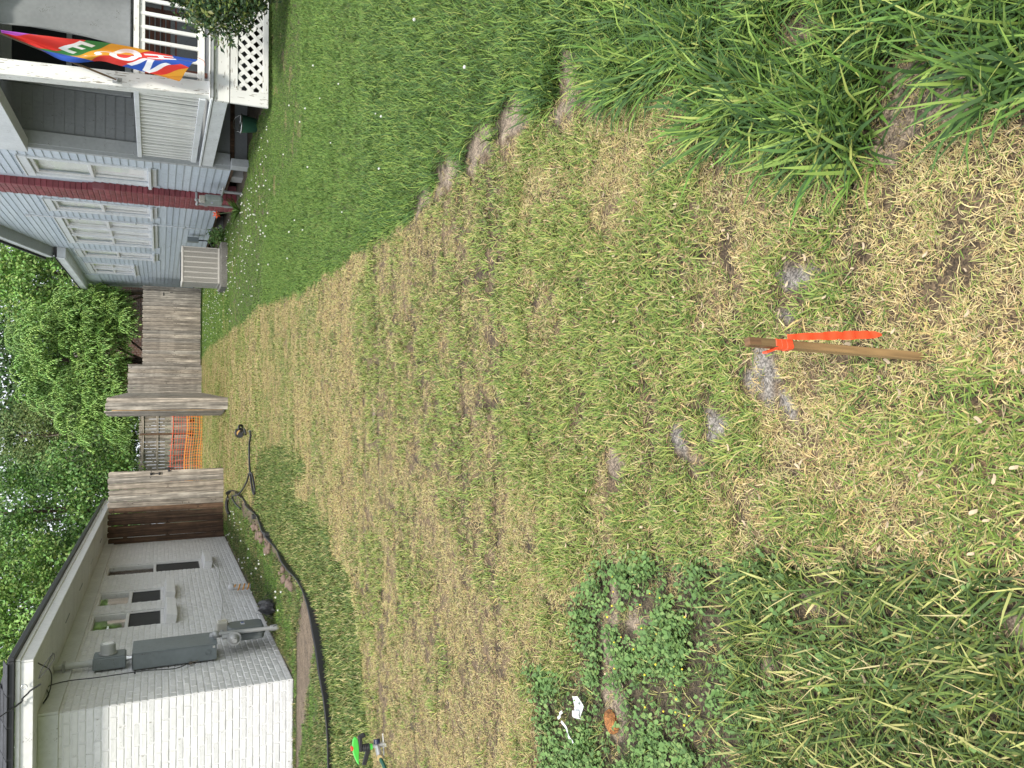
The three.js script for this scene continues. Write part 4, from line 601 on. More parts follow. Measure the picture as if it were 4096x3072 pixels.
{
  const f = T('porch_flag', 'rainbow striped flag with white letters hanging from porch post', 'flag', [4.2, 2.0, -11.62]); f.scale.setScalar(0.945);
  // flag print: slanted rainbow bands with large white letters
  const cw = 1024, chh = 512, cv = document.createElement('canvas'); cv.width = cw; cv.height = chh; const x = cv.getContext('2d');
  x.fillStyle = '#2f7d3c'; x.fillRect(0, 0, cw, chh);
  const bandsC = ['#c05fd0', '#d8342a', '#2f7d3c', '#e2a02c', '#d8342a', '#1f4fae', '#d8342a', '#e2a02c']; const cuts = [-180, 60, 300, 430, 640, 830, 960, 1040, 1400];
  for (let i = 0; i < bandsC.length; i++) { x.fillStyle = bandsC[i]; x.beginPath(); x.moveTo(cuts[i] + 120, 0); x.lineTo(cuts[i + 1] + 120, 0); x.lineTo(cuts[i + 1] - 150, chh); x.lineTo(cuts[i] - 150, chh); x.fill(); }
  x.fillStyle = '#1f4fae'; x.beginPath(); x.moveTo(140, chh); x.lineTo(330, 330); x.lineTo(520, chh); x.fill(); x.fillStyle = '#c98a26'; x.beginPath(); x.moveTo(860, chh); x.lineTo(1024, 400); x.lineTo(1024, chh); x.fill(); x.fillStyle = '#1f4fae'; x.beginPath(); x.moveTo(880, 0); x.lineTo(1024, 0); x.lineTo(1024, 250); x.lineTo(930, 190); x.fill();
  x.fillStyle = '#eef1f4'; x.font = 'bold 230px sans-serif'; x.textAlign = 'center'; x.textBaseline = 'middle';
  const put = (ch, px, py, rot, sx, sy) => { x.save(); x.translate(px, py); x.rotate(rot); x.scale(sx, sy); x.fillText(ch, 0, 0); x.restore(); };
  put('E', 375, 130, 0.5, 1.0, 1.3); put('S', 505, 255, 0.5, 0.9, 1.3); put('O', 655, 230, 0, 1.15, 2.1); put('N', 810, 370, 0.35, 1.1, 1.5); put('H', 830, 110, 1.2, 0.9, 1.0);
  const ft = new THREE.CanvasTexture(cv); ft.colorSpace = THREE.SRGBColorSpace; ft.magFilter = THREE.LinearFilter;
  const A = [[0.25, 1.32], [0.27, 0.98], [0.28, 0.59], [0.31, 0.25], [0.35, -0.23], [0.36, -0.47], [0.37, -1.04]], B = [[0.22, 1.31], [0.13, 1.0], [0.0, 0.65], [0.01, 0.46], [0.1, 0.17], [0.09, 0.0], [0.07, -0.3], [0.05, -0.59], [0.03, -0.8]];
  const ca = new THREE.CatmullRomCurve3(A.map(p => V3(p[0], p[1], 0.34))), cb = new THREE.CatmullRomCurve3(B.map(p => V3(p[0], p[1], 0.3)));
  const nu = 60, nv = 24, pos = [], uv = [], idx = [];
  for (let i = 0; i <= nu; i++) { const a = ca.getPointAt(i / nu), b = cb.getPointAt(i / nu), wdt = a.distanceTo(b); for (let j = 0; j <= nv; j++) { const v = j / nv, q = a.clone().lerp(b, v), u = i / nu; pos.push(q.x, q.y, q.z + 0.06 * Math.sin(v * 6.5 + u * 5) * Math.min(1, u * 4 + 0.1) + 0.02 * Math.sin(v * 15 - u * 9) + (1 - u) * 0.14); uv.push(u, 1 - v); } }
  for (let i = 0; i < nu; i++) for (let j = 0; j < nv; j++) { const k = i * (nv + 1) + j; idx.push(k, k + 1, k + nv + 1, k + 1, k + nv + 2, k + nv + 1); }
  const g = new THREE.BufferGeometry(); g.setAttribute('position', new THREE.Float32BufferAttribute(pos, 3)); g.setAttribute('uv', new THREE.Float32BufferAttribute(uv, 2)); g.setIndex(idx); g.computeVertexNormals();
  P('cloth', g, new THREE.MeshPhysicalMaterial({ map: ft, roughness: 0.75, transmission: 0.15, thickness: 0 }), f);
  P('pole', at(cyl(0.012, 0.014, 1.46, 12), 0.105, 0.68, 0.26, 0.34, 0, -0.15), std(C(0.25, 0.17, 0.09), 0.5, { map: woodTex }), f); P('pole_sleeve', at(cyl(0.02, 0.02, 0.16, 12), 0.01, 0.07, 0.035, 0.34, 0, -0.15), M.white, f);
  P('bracket', merge([bb(-0.04, 0.04, -0.06, 0.06, -0.02, 0.0, 0.004), at(cyl(0.03, 0.035, 0.05, 12), 0, 0, 0.01, 0.8)]), M.pipeGrey, f); P('tie', tube([[0.37, -1.04, 0.34], [0.33, -1.12, 0.36], [0.27, -1.14, 0.35]], 0.004, 14, 5), std(C(0.5, 0.15, 0.1), 0.7), f);
}

/* ---------- fences and gates ---------- */
function picket(w, h, th = 0.017, ear = 0.03) { const s = new THREE.Shape(), j = () => R(-0.003, 0.003); s.moveTo(-w / 2, 0); s.lineTo(w / 2, 0); s.lineTo(w / 2 + j(), h - ear); s.lineTo(w / 2 - ear * 0.8, h + j()); s.lineTo(-w / 2 + ear * 0.8, h + j()); s.lineTo(-w / 2 + j(), h - ear); s.closePath(); const g = new THREE.ExtrudeGeometry(s, { depth: th, bevelEnabled: true, bevelSize: 0.002, bevelThickness: 0.002, bevelSegments: 1, curveSegments: 1 }); return boxUV(g, 1, rnd() * 3, rnd() * 3); }
const pk8 = [0, 1, 2, 3, 4].map(() => picket(0.131, 2.5)), pk6 = [0, 1, 2, 3, 4].map(() => picket(0.138, 1.96));
function pickets(par, n, pitch, geos, mats, dark) { for (let k = 0; k < n; k++) { const m = P('board', geos[Math.floor(rnd() * geos.length)], dark && dark(k) || pick(mats), par); m.position.set((k + 0.5) * pitch + R(-0.003, 0.003), R(-0.015, 0.015), R(0, 0.008)); m.rotation.z = R(-0.004, 0.004); m.rotation.y = R(-0.035, 0.035); } }
const GREYW = [0, 1, 2, 4].map(i => M.wood[i]), DARKW = [M.wood[3], M.wood[1]];
{ // gate leaf between the white house and the opening
  const g = T('wooden_gate', 'tall closed gate leaf, dark brown beside the white house and grey outward', 'gate', [-3.42, 0.03, -20.2]);
  pickets(g, 12, 0.1385, pk8, GREYW, k => k < 4 ? M.brown[k % 2] : k < 6 ? M.brown[2] : k === 6 ? M.wood[3] : null);
  P('rail', merge([bb(0, 1.66, 0.3, 0.39, -0.042, -0.004, 0.003, 0), bb(0, 1.66, 1.2, 1.29, -0.042, -0.004, 0.003, 0), bb(0, 1.66, 2.1, 2.19, -0.042, -0.004, 0.003, 0)]), M.brown[2], g);
  P('handle', merge([at(cyl(0.012, 0.012, 0.17, 10), 1.58, 1.52, 0.06), bb(1.55, 1.61, 1.41, 1.45, 0.02, 0.065, 0.004), bb(1.55, 1.61, 1.59, 1.63, 0.02, 0.065, 0.004)]), M.black, g);
  P('latch', merge([bb(1.62, 1.72, 1.2, 1.25, 0.02, 0.05, 0.004), bb(1.68, 1.71, 1.12, 1.32, 0.0, 0.03, 0.004)]), M.black, g);
}
{ // fence run end panel, its open gate leaf, and the run going back
  const e = T('fence_end_panel', 'narrow two board fence end facing the lawn beside the gate opening', 'fence', [-0.32, -0.02, -18.95]);
  const wide = picket(0.16, 2.55), nar = picket(0.09, 2.55); const a = P('board', wide, M.wood[0], e); a.position.set(0.08, 0, 0); const b = P('board', nar, M.wood[2], e); b.position.set(0.21, -0.02, 0.002); P('post', bb(0.02, 0.24, 0, 2.35, -0.1, -0.005), M.wood[4], e);
  const run = T('privacy_fence', 'tall grey plank fence running away from the camera along the yard', 'fence', [-0.08, 0, -18.97], Math.PI / 2 - 0.012);
  pickets(run, 88, 0.142, pk8, [...GREYW, M.wood[3]]);
  P('rail', merge([0.3, 1.2, 2.1].map(y => bb(0, 12.4, y, y + 0.09, -0.045, -0.005, 0.003, 0))), M.wood[4], run);
  for (let k = 0; k < 6; k++) P('post', bb(0.05 + k * 2.4, 0.14 + k * 2.4, 0, 2.3, -0.14, -0.047), M.wood[4], run);
  const lf = T('open_gate_leaf', 'open plank gate leaf seen almost edge on with raw lumber frame', 'gate', [-0.37, 0.08, -19.45], Math.PI / 2 + 0.1);
  pickets(lf, 10, 0.142, pk8, DARKW.concat(GREYW[0]));
  P('frame', merge([bb(0.0, 0.09, 0.05, 2.35, 0.022, 0.06, 0.003), bb(0.091, 1.4, 0.3, 0.39, 0.022, 0.06, 0.003, 0), bb(0.091, 1.4, 2.0, 2.09, 0.022, 0.06, 0.003, 0)]), M.lumber, lf).userData.label = 'yellow raw lumber frame of the gate';
  P('hinge', bb(-0.03, 0.12, 1.1, 1.15, 0.061, 0.068, 0.002), M.black, lf);
}
{ // back fences
  const f6 = T('back_fence', 'six foot grey dog ear fence reaching the corner of the blue house', 'fence', [1.08, 0.1, -31.5]);
  pickets(f6, 20, 0.146, pk6, GREYW); P('rail', merge([0.3, 1.0, 1.6].map(y => bb(0, 2.92, y, y + 0.09, -0.045, -0.005, 0.003, 0))), M.wood[4], f6);
  P('gate_latch', merge([bb(2.58, 2.7, 1.25, 1.28, 0.02, 0.045, 0.003), bb(2.7, 2.72, 0.95, 1.05, 0.02, 0.045, 0.003)]), M.black, f6); P('post', merge([bb(0, 0.09, 0, 1.8, -0.14, -0.047), bb(2.4, 2.49, 0, 1.8, -0.14, -0.047)]), M.wood[4], f6);
  const f8 = T('tall_back_fence', 'taller stained grey fence section between the plank run and low fence', 'fence', [0.0, 0.02, -31.35]);
  pickets(f8, 8, 0.134, pk8, [M.wood[0], M.wood[4], M.wood[1]], k => k === 3 || k === 4 ? M.wood[3] : null); P('rail', merge([0.3, 1.2, 2.1].map(y => bb(0, 1.07, y, y + 0.09, -0.045, -0.005, 0.003, 0))), M.wood[4], f8);
  const fr = T('side_return_fence', 'weathered fence section turning back behind the low fence', 'fence', [1.09, 0.02, -31.4], Math.PI / 2); pickets(fr, 24, 0.142, pk8, GREYW); P('rail', bb(0, 3.4, 2.0, 2.09, -0.045, -0.005, 0.003, 0), M.wood[4], fr);
  const rf = T('rear_yard_fence', 'grey board fence seen from its rail side behind the orange netting', 'fence', [-6.2, 0.1, -40]);
  for (let k = 0; k < 42; k++) { const m = P('board', pick(pk6), pick(GREYW), rf); m.position.set(k * 0.152, 0.12 + R(-0.02, 0.02), -0.06); m.scale.y = 1.08; }
  for (const y of [0.8, 1.42, 2.04]) P('rail', bb(-0.1, 6.3, y, y + 0.09, -0.039, 0.0, 0.003, 0), M.wood[2], rf); for (const x of [0.1, 2.3, 4.35]) P('post', bb(x, x + 0.09, 0, 2.2, 0.002, 0.09), M.brown[2], rf);
}
{ // orange safety netting: upper red band and lower orange band, real strands
  const net = (name, label, z, x0, x1, y0, y1, color, pitchX, pitchY) => {
    const t = T(name, label, 'netting', [0, 0, z]), m = std(color, 0.5), gs = [], sag = x => 0.05 * Math.sin((x - x0) * 2.2) - 0.04;
    for (let y = y0; y <= y1 + 1e-3; y += pitchY) gs.push(tube([0, 1, 2, 3, 4, 5, 6].map(k => { const x = lerp(x0, x1, k / 6); return [x, y + sag(x), 0.03 * Math.sin(x * 5 + y * 6)]; }), y < y0 + 1e-3 || y > y1 - pitchY ? 0.011 : 0.006, 30, 4));
    for (let x = x0; x <= x1; x += pitchX) gs.push(tube([0, 1, 2, 3].map(k => { const y = lerp(y0, y1, k / 3); return [x + 0.02 * Math.sin(y * 9 + x * 3), y + sag(x), 0.03 * Math.sin(x * 5 + y * 6)]; }), 0.006, 6, 4));
    const w = P('mesh_strands', merge(gs), m, t); w.userData.kind = 'stuff'; P('stake', at(cyl(0.012, 0.012, 1.25, 8), x0 + 0.6, 0.6, -0.03), M.pipeGrey, t); return t;
  };
  net('safety_netting', 'red orange plastic safety netting in front of the rear fence', -31.2, -3.2, -0.12, 0.02, 1.18, C(0.8, 0.1, 0.03), 0.2, 0.09);
  net('safety_netting', 'yellow orange plastic netting layer in front of the red netting', -30.6, -3.2, -0.12, 0.0, 0.66, C(0.9, 0.38, 0.04), 0.1, 0.08);
}
{ // brick building far behind the low fence
  const b = T('brick_building', 'old reddish brown brick building half hidden behind leaves', 'building', [0.3, 0, -39.5]);
  P('wall', bb(0, 6.5, 0, 5, -0.3, 0), std(C(0.42, 0.37, 0.33), 0.95, { map: speckTex }), b);
  const bm = [[0.27, 0.14, 0.105], [0.22, 0.11, 0.085], [0.33, 0.19, 0.14], [0.19, 0.12, 0.1]].map(c => std(C(...c), 0.9, { map: speckTex })), g = cbox(0.2, 0.06, 0.03, 0.004);
  const list = []; for (let r = 0; r < 62; r++) for (let k = 0; k < 26; k++) { const x = 0.15 + k * 0.222 + (r % 2) * 0.111, y = 0.1 + r * 0.076; if (x < 6.3) list.push([x, y, Math.hypot(x - 2.6, (y - 2.7) * 2)]); }
  list.sort((p, q) => p[2] - q[2]); list.slice(0, 300).forEach(([x, y]) => P('brick', g, pick(bm), b).position.set(x, y, 0)); P('brick_courses', merge(list.slice(300).map(([x, y]) => at(g.clone(), x, y, 0))), bm[0], b).userData.kind = 'stuff';
}

/* ---------- things lying on the lawn ---------- */
{ // marker stake
  const x = 0.09, z = -1.125, y0 = gy(x, z), t = T('marker_stake', 'slim wooden survey stake with orange ribbon standing in the sod', 'stake', [x - 0.012, y0 - 0.03, z]);
  const lean = -0.045, wd = std(C(0.62, 0.42, 0.2), 0.75, { map: woodTex, bumpMap: woodBump, bumpScale: 0.001 });
  const or = new THREE.MeshPhysicalMaterial({ color: C(0.95, 0.1, 0.035), roughness: 0.45, transmission: 0.15, thickness: 0 });
  const st = P('stick', cbox(0.0155, 0.47, 0.0145, 0.001), wd, t); st.position.set(0.01, 0.235, 0); st.rotation.set(-0.02, 0.25, lean);
  P('stained_top', at(cbox(0.0159, 0.03, 0.0149, 0.002), 0, 0.2215, 0), std(C(0.34, 0.2, 0.1), 0.8, { map: woodTex }), st).userData.label = 'darker stained top end';
  for (const k of [0, 1, 2]) P('ribbon_wrap', at(cbox(0.0177 + k * 0.0009, 0.02, 0.0167 + k * 0.0009, 0.003), 0, 0.166 - k * 0.012, 0, 0, 0, 0.1 * (k - 1)), or, st);
  const n = 40, pos = [], idx = []; for (let i = 0; i <= n; i++) { const u = i / n, w = lerp(0.005, 0.0085, Math.sin(u * 2.6)) * (u > 0.9 ? lerp(1, 0.25, (u - 0.9) / 0.1) : 1), cx = 0.03 + 0.012 * u, y = 0.39 - u * 0.24, zz = 0.012 + 0.006 * Math.sin(u * 2.4) + 0.0018 * Math.sin(u * 41), tw = 0.4 * Math.sin(u * 3 + 0.4) + 0.25 * Math.sin(u * 27) + 0.15 * Math.sin(u * 63); pos.push(cx - w * Math.cos(tw), y, zz - w * Math.sin(tw), cx + w * Math.cos(tw), y + 0.003, zz + w * Math.sin(tw)); if (i) { const k = i * 2; idx.push(k - 2, k - 1, k, k - 1, k + 1, k); } }
  const g = new THREE.BufferGeometry(); g.setAttribute('position', new THREE.Float32BufferAttribute(pos, 3)); g.setIndex(idx); g.computeVertexNormals(); P('ribbon_tail', g, or, t);
  P('ribbon_knot_end', at(cbox(0.004, 0.03, 0.012, 0.001), 0.005, 0.418, -0.004, 0, 0, 0.3), or, t);
}
{ // black lawn edging strip, slightly raised, with a rolled top
  const pts = edgeLine.slice(1).map(([x, z]) => V3(x, 0, z)), c = new THREE.CatmullRomCurve3(pts), n = 120, pos = [], idx = [];
  const prof = [[0.0, -0.05], [0.0, 0.07], [0.01, 0.085], [0.02, 0.072], [0.018, -0.05]];
  for (let i = 0; i <= n; i++) { const p = c.getPointAt(i / n), tn_ = c.getTangentAt(i / n), nx = -tn_.z, nz = tn_.x, h = 1 + 0.25 * Math.sin(i * 0.35), ln = 0.02 * Math.sin(i * 0.23), y0 = gy(p.x, p.z); for (const [o, y] of prof) { const off = -o + ln * (y > 0 ? 1 : 0) - (y > 0 ? 0.02 : 0); pos.push(p.x + nx * off, y0 + y * h, p.z + nz * off); } if (i) for (let k = 0; k < prof.length - 1; k++) { const a = (i - 1) * prof.length + k, b = i * prof.length + k; idx.push(a, b, a + 1, b, b + 1, a + 1); } }
  const g = new THREE.BufferGeometry(); g.setAttribute('position', new THREE.Float32BufferAttribute(pos, 3)); g.setIndex(idx); g.computeVertexNormals();
  const t = T('lawn_edging', 'black plastic lawn edging curving along the bed by the brick house', 'edging'); P('strip', g, std(C(0.016, 0.016, 0.017), 0.55), t);
  P('end_curl', at(tube([[-2.25, 0.05, -18.6], [-2.45, 0.08, -18.7], [-2.62, 0.06, -18.55], [-2.6, 0.03, -18.35]], 0.035, 20, 6), 0, 0, 0), std(C(0.02, 0.02, 0.02), 0.6), t);
  for (const [k, z] of [[0, -13.2], [1, -11.6]]) P('joint_cover', bb(-1.985 - k * 0.03, -1.92 - k * 0.03, 0.0, 0.1, z - 0.06, z + 0.06, 0.006), std(C(0.03, 0.03, 0.03), 0.5), t);
}
{ // black hose loops near the gate
  const G = (x, z, h = 0.03) => [x, gy(x, z) + h, z];
  const t = T('garden_hose', 'black garden hose looping over the straw lawn near the gate', 'hose'); P('hose', tube([G(-0.61, -13.83, 0.05), G(-0.67, -13.42, 0.07), G(-0.81, -13.85, 0.05), G(-1.04, -13.91, 0.05), G(-1.26, -13.77, 0.06), G(-1.54, -13.43, 0.06), G(-1.6, -13.25, 0.06), G(-1.53, -13.17, 0.06), G(-1.3, -13.36, 0.06), G(-1.32, -13.8, 0.06), G(-1.5, -14.21, 0.06), G(-1.84, -15.43, 0.08), G(-2.02, -16.36, 0.16), G(-2.1, -16.1, 0.12), G(-2.16, -15.7, 0.05)], 0.016, 160, 8), M.black, t); P('coupling', at(cyl(0.022, 0.022, 0.07, 10), -0.61, gy(-0.61, -13.8) + 0.05, -13.86, Math.PI / 2), M.chrome, t);
  const s = T('spike_sprinkler', 'small black sprinkler heads lying on the far straw lawn', 'sprinkler', [-0.7, 0.04, -15.2]); P('head', merge([at(new THREE.TorusGeometry(0.07, 0.025, 10, 20), 0, 0.06, -0.2, 0.3), at(new THREE.TorusGeometry(0.055, 0.02, 10, 20), 0.09, 0.05, -0.1, 0.8)]), M.black, s); P('barrel', at(cyl(0.05, 0.035, 0.26, 12), 0.0, 0.06, 0.08, 1.4, 0, 0.2), M.black, s); P('collar', at(cyl(0.055, 0.055, 0.03, 14), 0, 0.07, -0.04, 1.4, 0, 0.2), std(C(0.5, 0.3, 0.1), 0.4), s); P('hose_tail', tube([[0.0, 0.05, 0.2], [0.05, 0.04, 0.4], [0.1, 0.05, 0.6], [0.02, 0.05, 0.9]], 0.015, 24, 7), M.black, s);
  const bg = T('black_netting_heap', 'crumpled heap of black plastic netting at the brick wall base', 'netting', [-2.93, 0.02, -11.3], 0.2);
  const ng = new THREE.IcosahedronGeometry(0.2, 3), p = ng.attributes.position; for (let i = 0; i < p.count; i++) { const v = V3(p.getX(i), p.getY(i), p.getZ(i)), f = 0.6 + 0.7 * fbm(v.x * 14 + 20, v.z * 14 + v.y * 9, 3); p.setXYZ(i, v.x * f * 0.6, Math.max(-0.02, v.y * f * 0.7 + 0.04), v.z * f * 1.9); } ng.computeVertexNormals(); P('crumpled_film', ng, M.black, bg); P('loose_strands', merge(Array.from({ length: 9 }, () => { const a = R(0, 6.28); return tube([[0, 0.05, R(-0.25, 0.25)], [Math.cos(a) * 0.1, R(0.08, 0.2), R(-0.3, 0.3)], [Math.cos(a) * 0.2, R(0.02, 0.1), R(-0.45, 0.45)]], 0.003, 10, 4); })), M.black, bg);
}
{ // impact sprinkler on the left edge
  const z = -5.3, x = -2.4, t = T('lawn_sprinkler', 'green and black impulse sprinkler with red knob on a metal base', 'sprinkler', [x, gy(x, z), z], 0.3), zinc = std(C(0.5, 0.5, 0.49), 0.35, { metalness: 0.7 }), lime = std(C(0.07, 0.5, 0.06), 0.4);
  P('base_spike', merge([at(cyl(0.012, 0.018, 0.09, 12), 0, 0.045, 0), bb(-0.07, 0.07, 0.004, 0.014, -0.012, 0.012, 0.003), bb(-0.012, 0.012, 0.004, 0.014, -0.07, 0.07, 0.003), at(cyl(0.018, 0.018, 0.08, 14), -0.03, 0.055, 0.02, Math.PI / 2, 0, 0.9)]), zinc, t); P('end_cap', at(cyl(0.022, 0.022, 0.03, 14), 0.025, 0.055, 0.0, 0, 0, Math.PI / 2), std(C(0.015, 0.02, 0.05), 0.4), t);
  P('collar', at(cyl(0.02, 0.02, 0.02, 14), 0, 0.1, 0), lime, t); P('spring_body', merge([0, 1, 2, 3].map(k => at(new THREE.TorusGeometry(0.02, 0.006, 8, 16), 0, 0.115 + k * 0.011, 0, Math.PI / 2)).concat([at(cyl(0.014, 0.014, 0.06, 12), 0, 0.13, 0)])), M.black, t);
  P('arm', merge([bb(-0.02, 0.085, 0.155, 0.18, -0.014, 0.014, 0.005), at(cbox(0.03, 0.05, 0.03, 0.006), 0.075, 0.158, 0, 0, 0, 0.4), at(cbox(0.03, 0.1, 0.018, 0.005), -0.06, 0.135, 0.0, 0, 0, 1.2)]), M.black, t);
  const sh = new THREE.Shape(); sh.moveTo(-0.09, 0.005); sh.quadraticCurveTo(-0.04, 0.03, 0, 0.034); sh.quadraticCurveTo(0.06, 0.036, 0.075, 0.018); sh.quadraticCurveTo(0.07, 0, 0, 0); sh.closePath(); P('lever', at(boxUV(new THREE.ExtrudeGeometry(sh, { depth: 0.02, bevelEnabled: true, bevelSize: 0.004, bevelThickness: 0.004, bevelSegments: 2 })), 0, 0.186, -0.01), lime, t); P('knob', at(cyl(0.016, 0.016, 0.012, 16), 0.01, 0.227, 0), std(C(0.75, 0.05, 0.03), 0.4), t);
  const h = T('green_hose', 'dark green hose leading from the sprinkler out to the left', 'hose', [x, gy(x, z), z]); P('hose', tube([[-0.06, 0.05, 0.06], [-0.1, 0.035, 0.12], [-0.17, 0.025, 0.2], [-0.4, 0.02, 0.32], [-0.9, 0.02, 0.4], [-1.6, 0.02, 0.3]], 0.013, 40, 10), std(C(0.01, 0.07, 0.045), 0.35), h); P('coupling', at(cyl(0.019, 0.019, 0.035, 12), -0.055, 0.052, 0.055, Math.PI / 2 - 0.2, 0.7, 0), std(C(0.6, 0.45, 0.2), 0.3, { metalness: 0.8 }), h);
}
{ // litter in the weeds
  const paper = std(C(0.7, 0.71, 0.7), 0.8), crumple = (w, h, f) => { const g = new THREE.PlaneGeometry(w, h, 10, 10); g.rotateX(-Math.PI / 2); const p = g.attributes.position; for (let i = 0; i < p.count; i++) p.setY(i, f(p.getX(i) / w, p.getZ(i) / h)); g.computeVertexNormals(); return g; };
  let t = T('paper_scrap', 'torn folded scrap of white paper lying on green weeds', 'litter', [-1.14, gy(-1.14, -2.53) + 0.045, -2.53], 0.3); P('sheet', crumple(0.07, 0.055, (u, v) => 0.012 * Math.abs(u * 2) + 0.004 * Math.sin(v * 9 + u * 5)), paper, t); P('folded_flap', at(crumple(0.035, 0.05, (u, v) => 0.008 * Math.cos(u * 4)), -0.03, 0.014, 0.004, 0, 0, 0.5), paper, t);
  t = T('paper_strip', 'bent thin white paper strip among the weeds beside the scrap', 'litter', [-1.25, gy(-1.25, -2.65) + 0.04, -2.65]); P('strip', merge([at(crumple(0.012, 0.1, (u, v) => 0.004 * Math.sin(v * 8)), -0.02, 0.004, 0.03, 0, -0.5), at(crumple(0.011, 0.045, (u, v) => 0.003 * Math.sin(v * 8)), 0.022, 0.004, -0.03, 0, 0.9)]), paper, t);
  t = T('wood_chunk', 'crumbly orange brown wood chunk on the sandy patch', 'wood chunk', [-1.14, gy(-1.14, -2.36) + 0.012, -2.36], 0.5); const g = new THREE.IcosahedronGeometry(0.03, 3), p = g.attributes.position; for (let i = 0; i < p.count; i++) { const f = 0.7 + 0.7 * fbm(p.getX(i) * 60 + 9, p.getZ(i) * 60 + p.getY(i) * 40, 3); p.setXYZ(i, p.getX(i) * f * 1.35, p.getY(i) * f * 0.6, p.getZ(i) * f); } g.computeVertexNormals(); P('chunk', boxUV(g), std(C(0.5, 0.22, 0.07), 0.9, { map: soilTex }), t);
  // broken masonry along the bed
  const rg = [0, 1, 2, 3].map(() => { const q = new THREE.IcosahedronGeometry(0.05, 1), a = q.attributes.position; const s = R(0, 99); for (let i = 0; i < a.count; i++) { const f = 0.65 + 0.7 * vn(a.getX(i) * 30 + s, a.getZ(i) * 30 + a.getY(i) * 23); a.setXYZ(i, a.getX(i) * f, a.getY(i) * f * 0.7, a.getZ(i) * f); } return boxUV(q); });
  const spots = []; for (let i = 0; i < 46; i++) { const z = i < 30 ? R(-13.7, -11.6) : R(-10.6, -9.5), x = -2.14 + R(-0.14, 0.02) - (z > -11 ? 0.06 : 0); spots.push([x, gy(x, z) + 0.02, z, R(0.5, 1.2), R(0.8, 1.1)]); }
  scatter('rubble', 'pinkish broken stone rubble along the inside of the black edging', 'rubble', rg, std(C(0.42, 0.3, 0.23), 0.95, { map: speckTex }), spots);
}

/* ---------- trees and shrubs ---------- */
const leafMat = std(0xffffff, 0.55, { vertexColors: true });
const bark = std(C(0.16, 0.125, 0.095), 0.95, { map: woodTex, bumpMap: woodBump, bumpScale: 0.02 }), paleBark = std(C(0.42, 0.39, 0.34), 0.9, { map: woodTex });
function leafInto(pos, col, idx, c, p, dir, up, L, W) { // folded two-part leaf
  const s = dir.clone().cross(up).normalize(), n = s.clone().cross(dir).normalize(), b = pos.length / 3, m = p.clone().addScaledVector(dir, L * 0.45), t = p.clone().addScaledVector(dir, L).addScaledVector(n, -L * 0.15);
  const l = m.clone().addScaledVector(s, W / 2).addScaledVector(n, W * 0.18), r = m.clone().addScaledVector(s, -W / 2).addScaledVector(n, W * 0.18);
  for (const v of [p, l, t, r]) { pos.push(v.x, v.y, v.z); col.push(...c); } idx.push(b, b + 1, b + 2, b, b + 2, b + 3);
}
const finish = (pos, col, idx) => { const g = new THREE.BufferGeometry(); g.setAttribute('position', new THREE.Float32BufferAttribute(pos, 3)); g.setAttribute('color', new THREE.Float32BufferAttribute(col, 3)); g.setIndex(idx); g.computeVertexNormals(); return g; };
const rdir = () => { const a = R(0, 6.283), y = R(-1, 1), r = Math.sqrt(1 - y * y); return V3(Math.cos(a) * r, y, Math.sin(a) * r); };
function spray(n, rad, L, W, cols) { const pos = [], col = [], idx = []; for (let i = 0; i < n; i++) { const d = rdir(), p = rdir().multiplyScalar(rad * Math.cbrt(rnd())), l = R(L[0], L[1]); leafInto(pos, col, idx, pick(cols).map(v => v * R(0.85, 1.15)), p, d, V3(R(-0.4, 0.4), 1, R(-0.4, 0.4)), l, l * W); } return finish(pos, col, idx); }
function pinnate(cols) { // drooping compound leaves from one twig end
  const pos = [], col = [], idx = []; const n = 7;
  for (let k = 0; k < n; k++) { const a = k / n * 6.283 + R(-0.3, 0.3), out = V3(Math.cos(a), 0, Math.sin(a)), len = R(0.35, 0.55); let p = V3(0, 0, 0), pitch = R(0.2, 0.6);
    for (let s = 1; s <= 6; s++) { const d = out.clone().multiplyScalar(Math.cos(pitch)).add(V3(0, Math.sin(pitch), 0)); p = p.clone().addScaledVector(d, len / 6); pitch -= 0.32; const side = V3(-out.z, 0, out.x), c = pick(cols).map(v => v * R(0.9, 1.1)); for (const sg of [-1, 1]) leafInto(pos, col, idx, c, p, side.clone().multiplyScalar(sg).addScaledVector(d, 0.7).add(V3(0, -0.55, 0)).normalize(), V3(0, 1, 0), R(0.1, 0.14), 0.038); } leafInto(pos, col, idx, pick(cols), p, out.clone().add(V3(0, -1.2, 0)).normalize(), V3(0, 1, 0), 0.13, 0.04); }
  return finish(pos, col, idx);
}
const LC = { mid: [[0.109, 0.217, 0.043], [0.145, 0.275, 0.058], [0.080, 0.167, 0.039], [0.189, 0.319, 0.072]], deep: [[0.058, 0.123, 0.036], [0.080, 0.152, 0.043], [0.102, 0.189, 0.051]], light: [[0.189, 0.334, 0.065], [0.246, 0.392, 0.087], [0.145, 0.275, 0.058]], olive: [[0.174, 0.246, 0.072], [0.217, 0.290, 0.087], [0.131, 0.196, 0.058]], bush: [[0.027, 0.063, 0.020], [0.040, 0.086, 0.027], [0.063, 0.117, 0.032], [0.144, 0.180, 0.036]] };
const foliage = { mid: [0, 1, 2].map(() => spray(34, 0.42, [0.1, 0.17], 0.6, LC.mid)), deep: [0, 1].map(() => spray(34, 0.45, [0.12, 0.2], 0.6, LC.deep)), pin: [0, 1, 2].map(() => pinnate(LC.light)), olive: [0, 1].map(() => spray(40, 0.4, [0.07, 0.12], 0.5, LC.olive)), lightround: [0, 1, 2].map(() => spray(34, 0.4, [0.1, 0.16], 0.65, LC.light)), bush: [0, 1, 2].map(() => spray(26, 0.13, [0.045, 0.08], 0.45, LC.bush)), weed: [0, 1].map(() => spray(16, 0.08, [0.05, 0.09], 0.4, LC.mid)) };
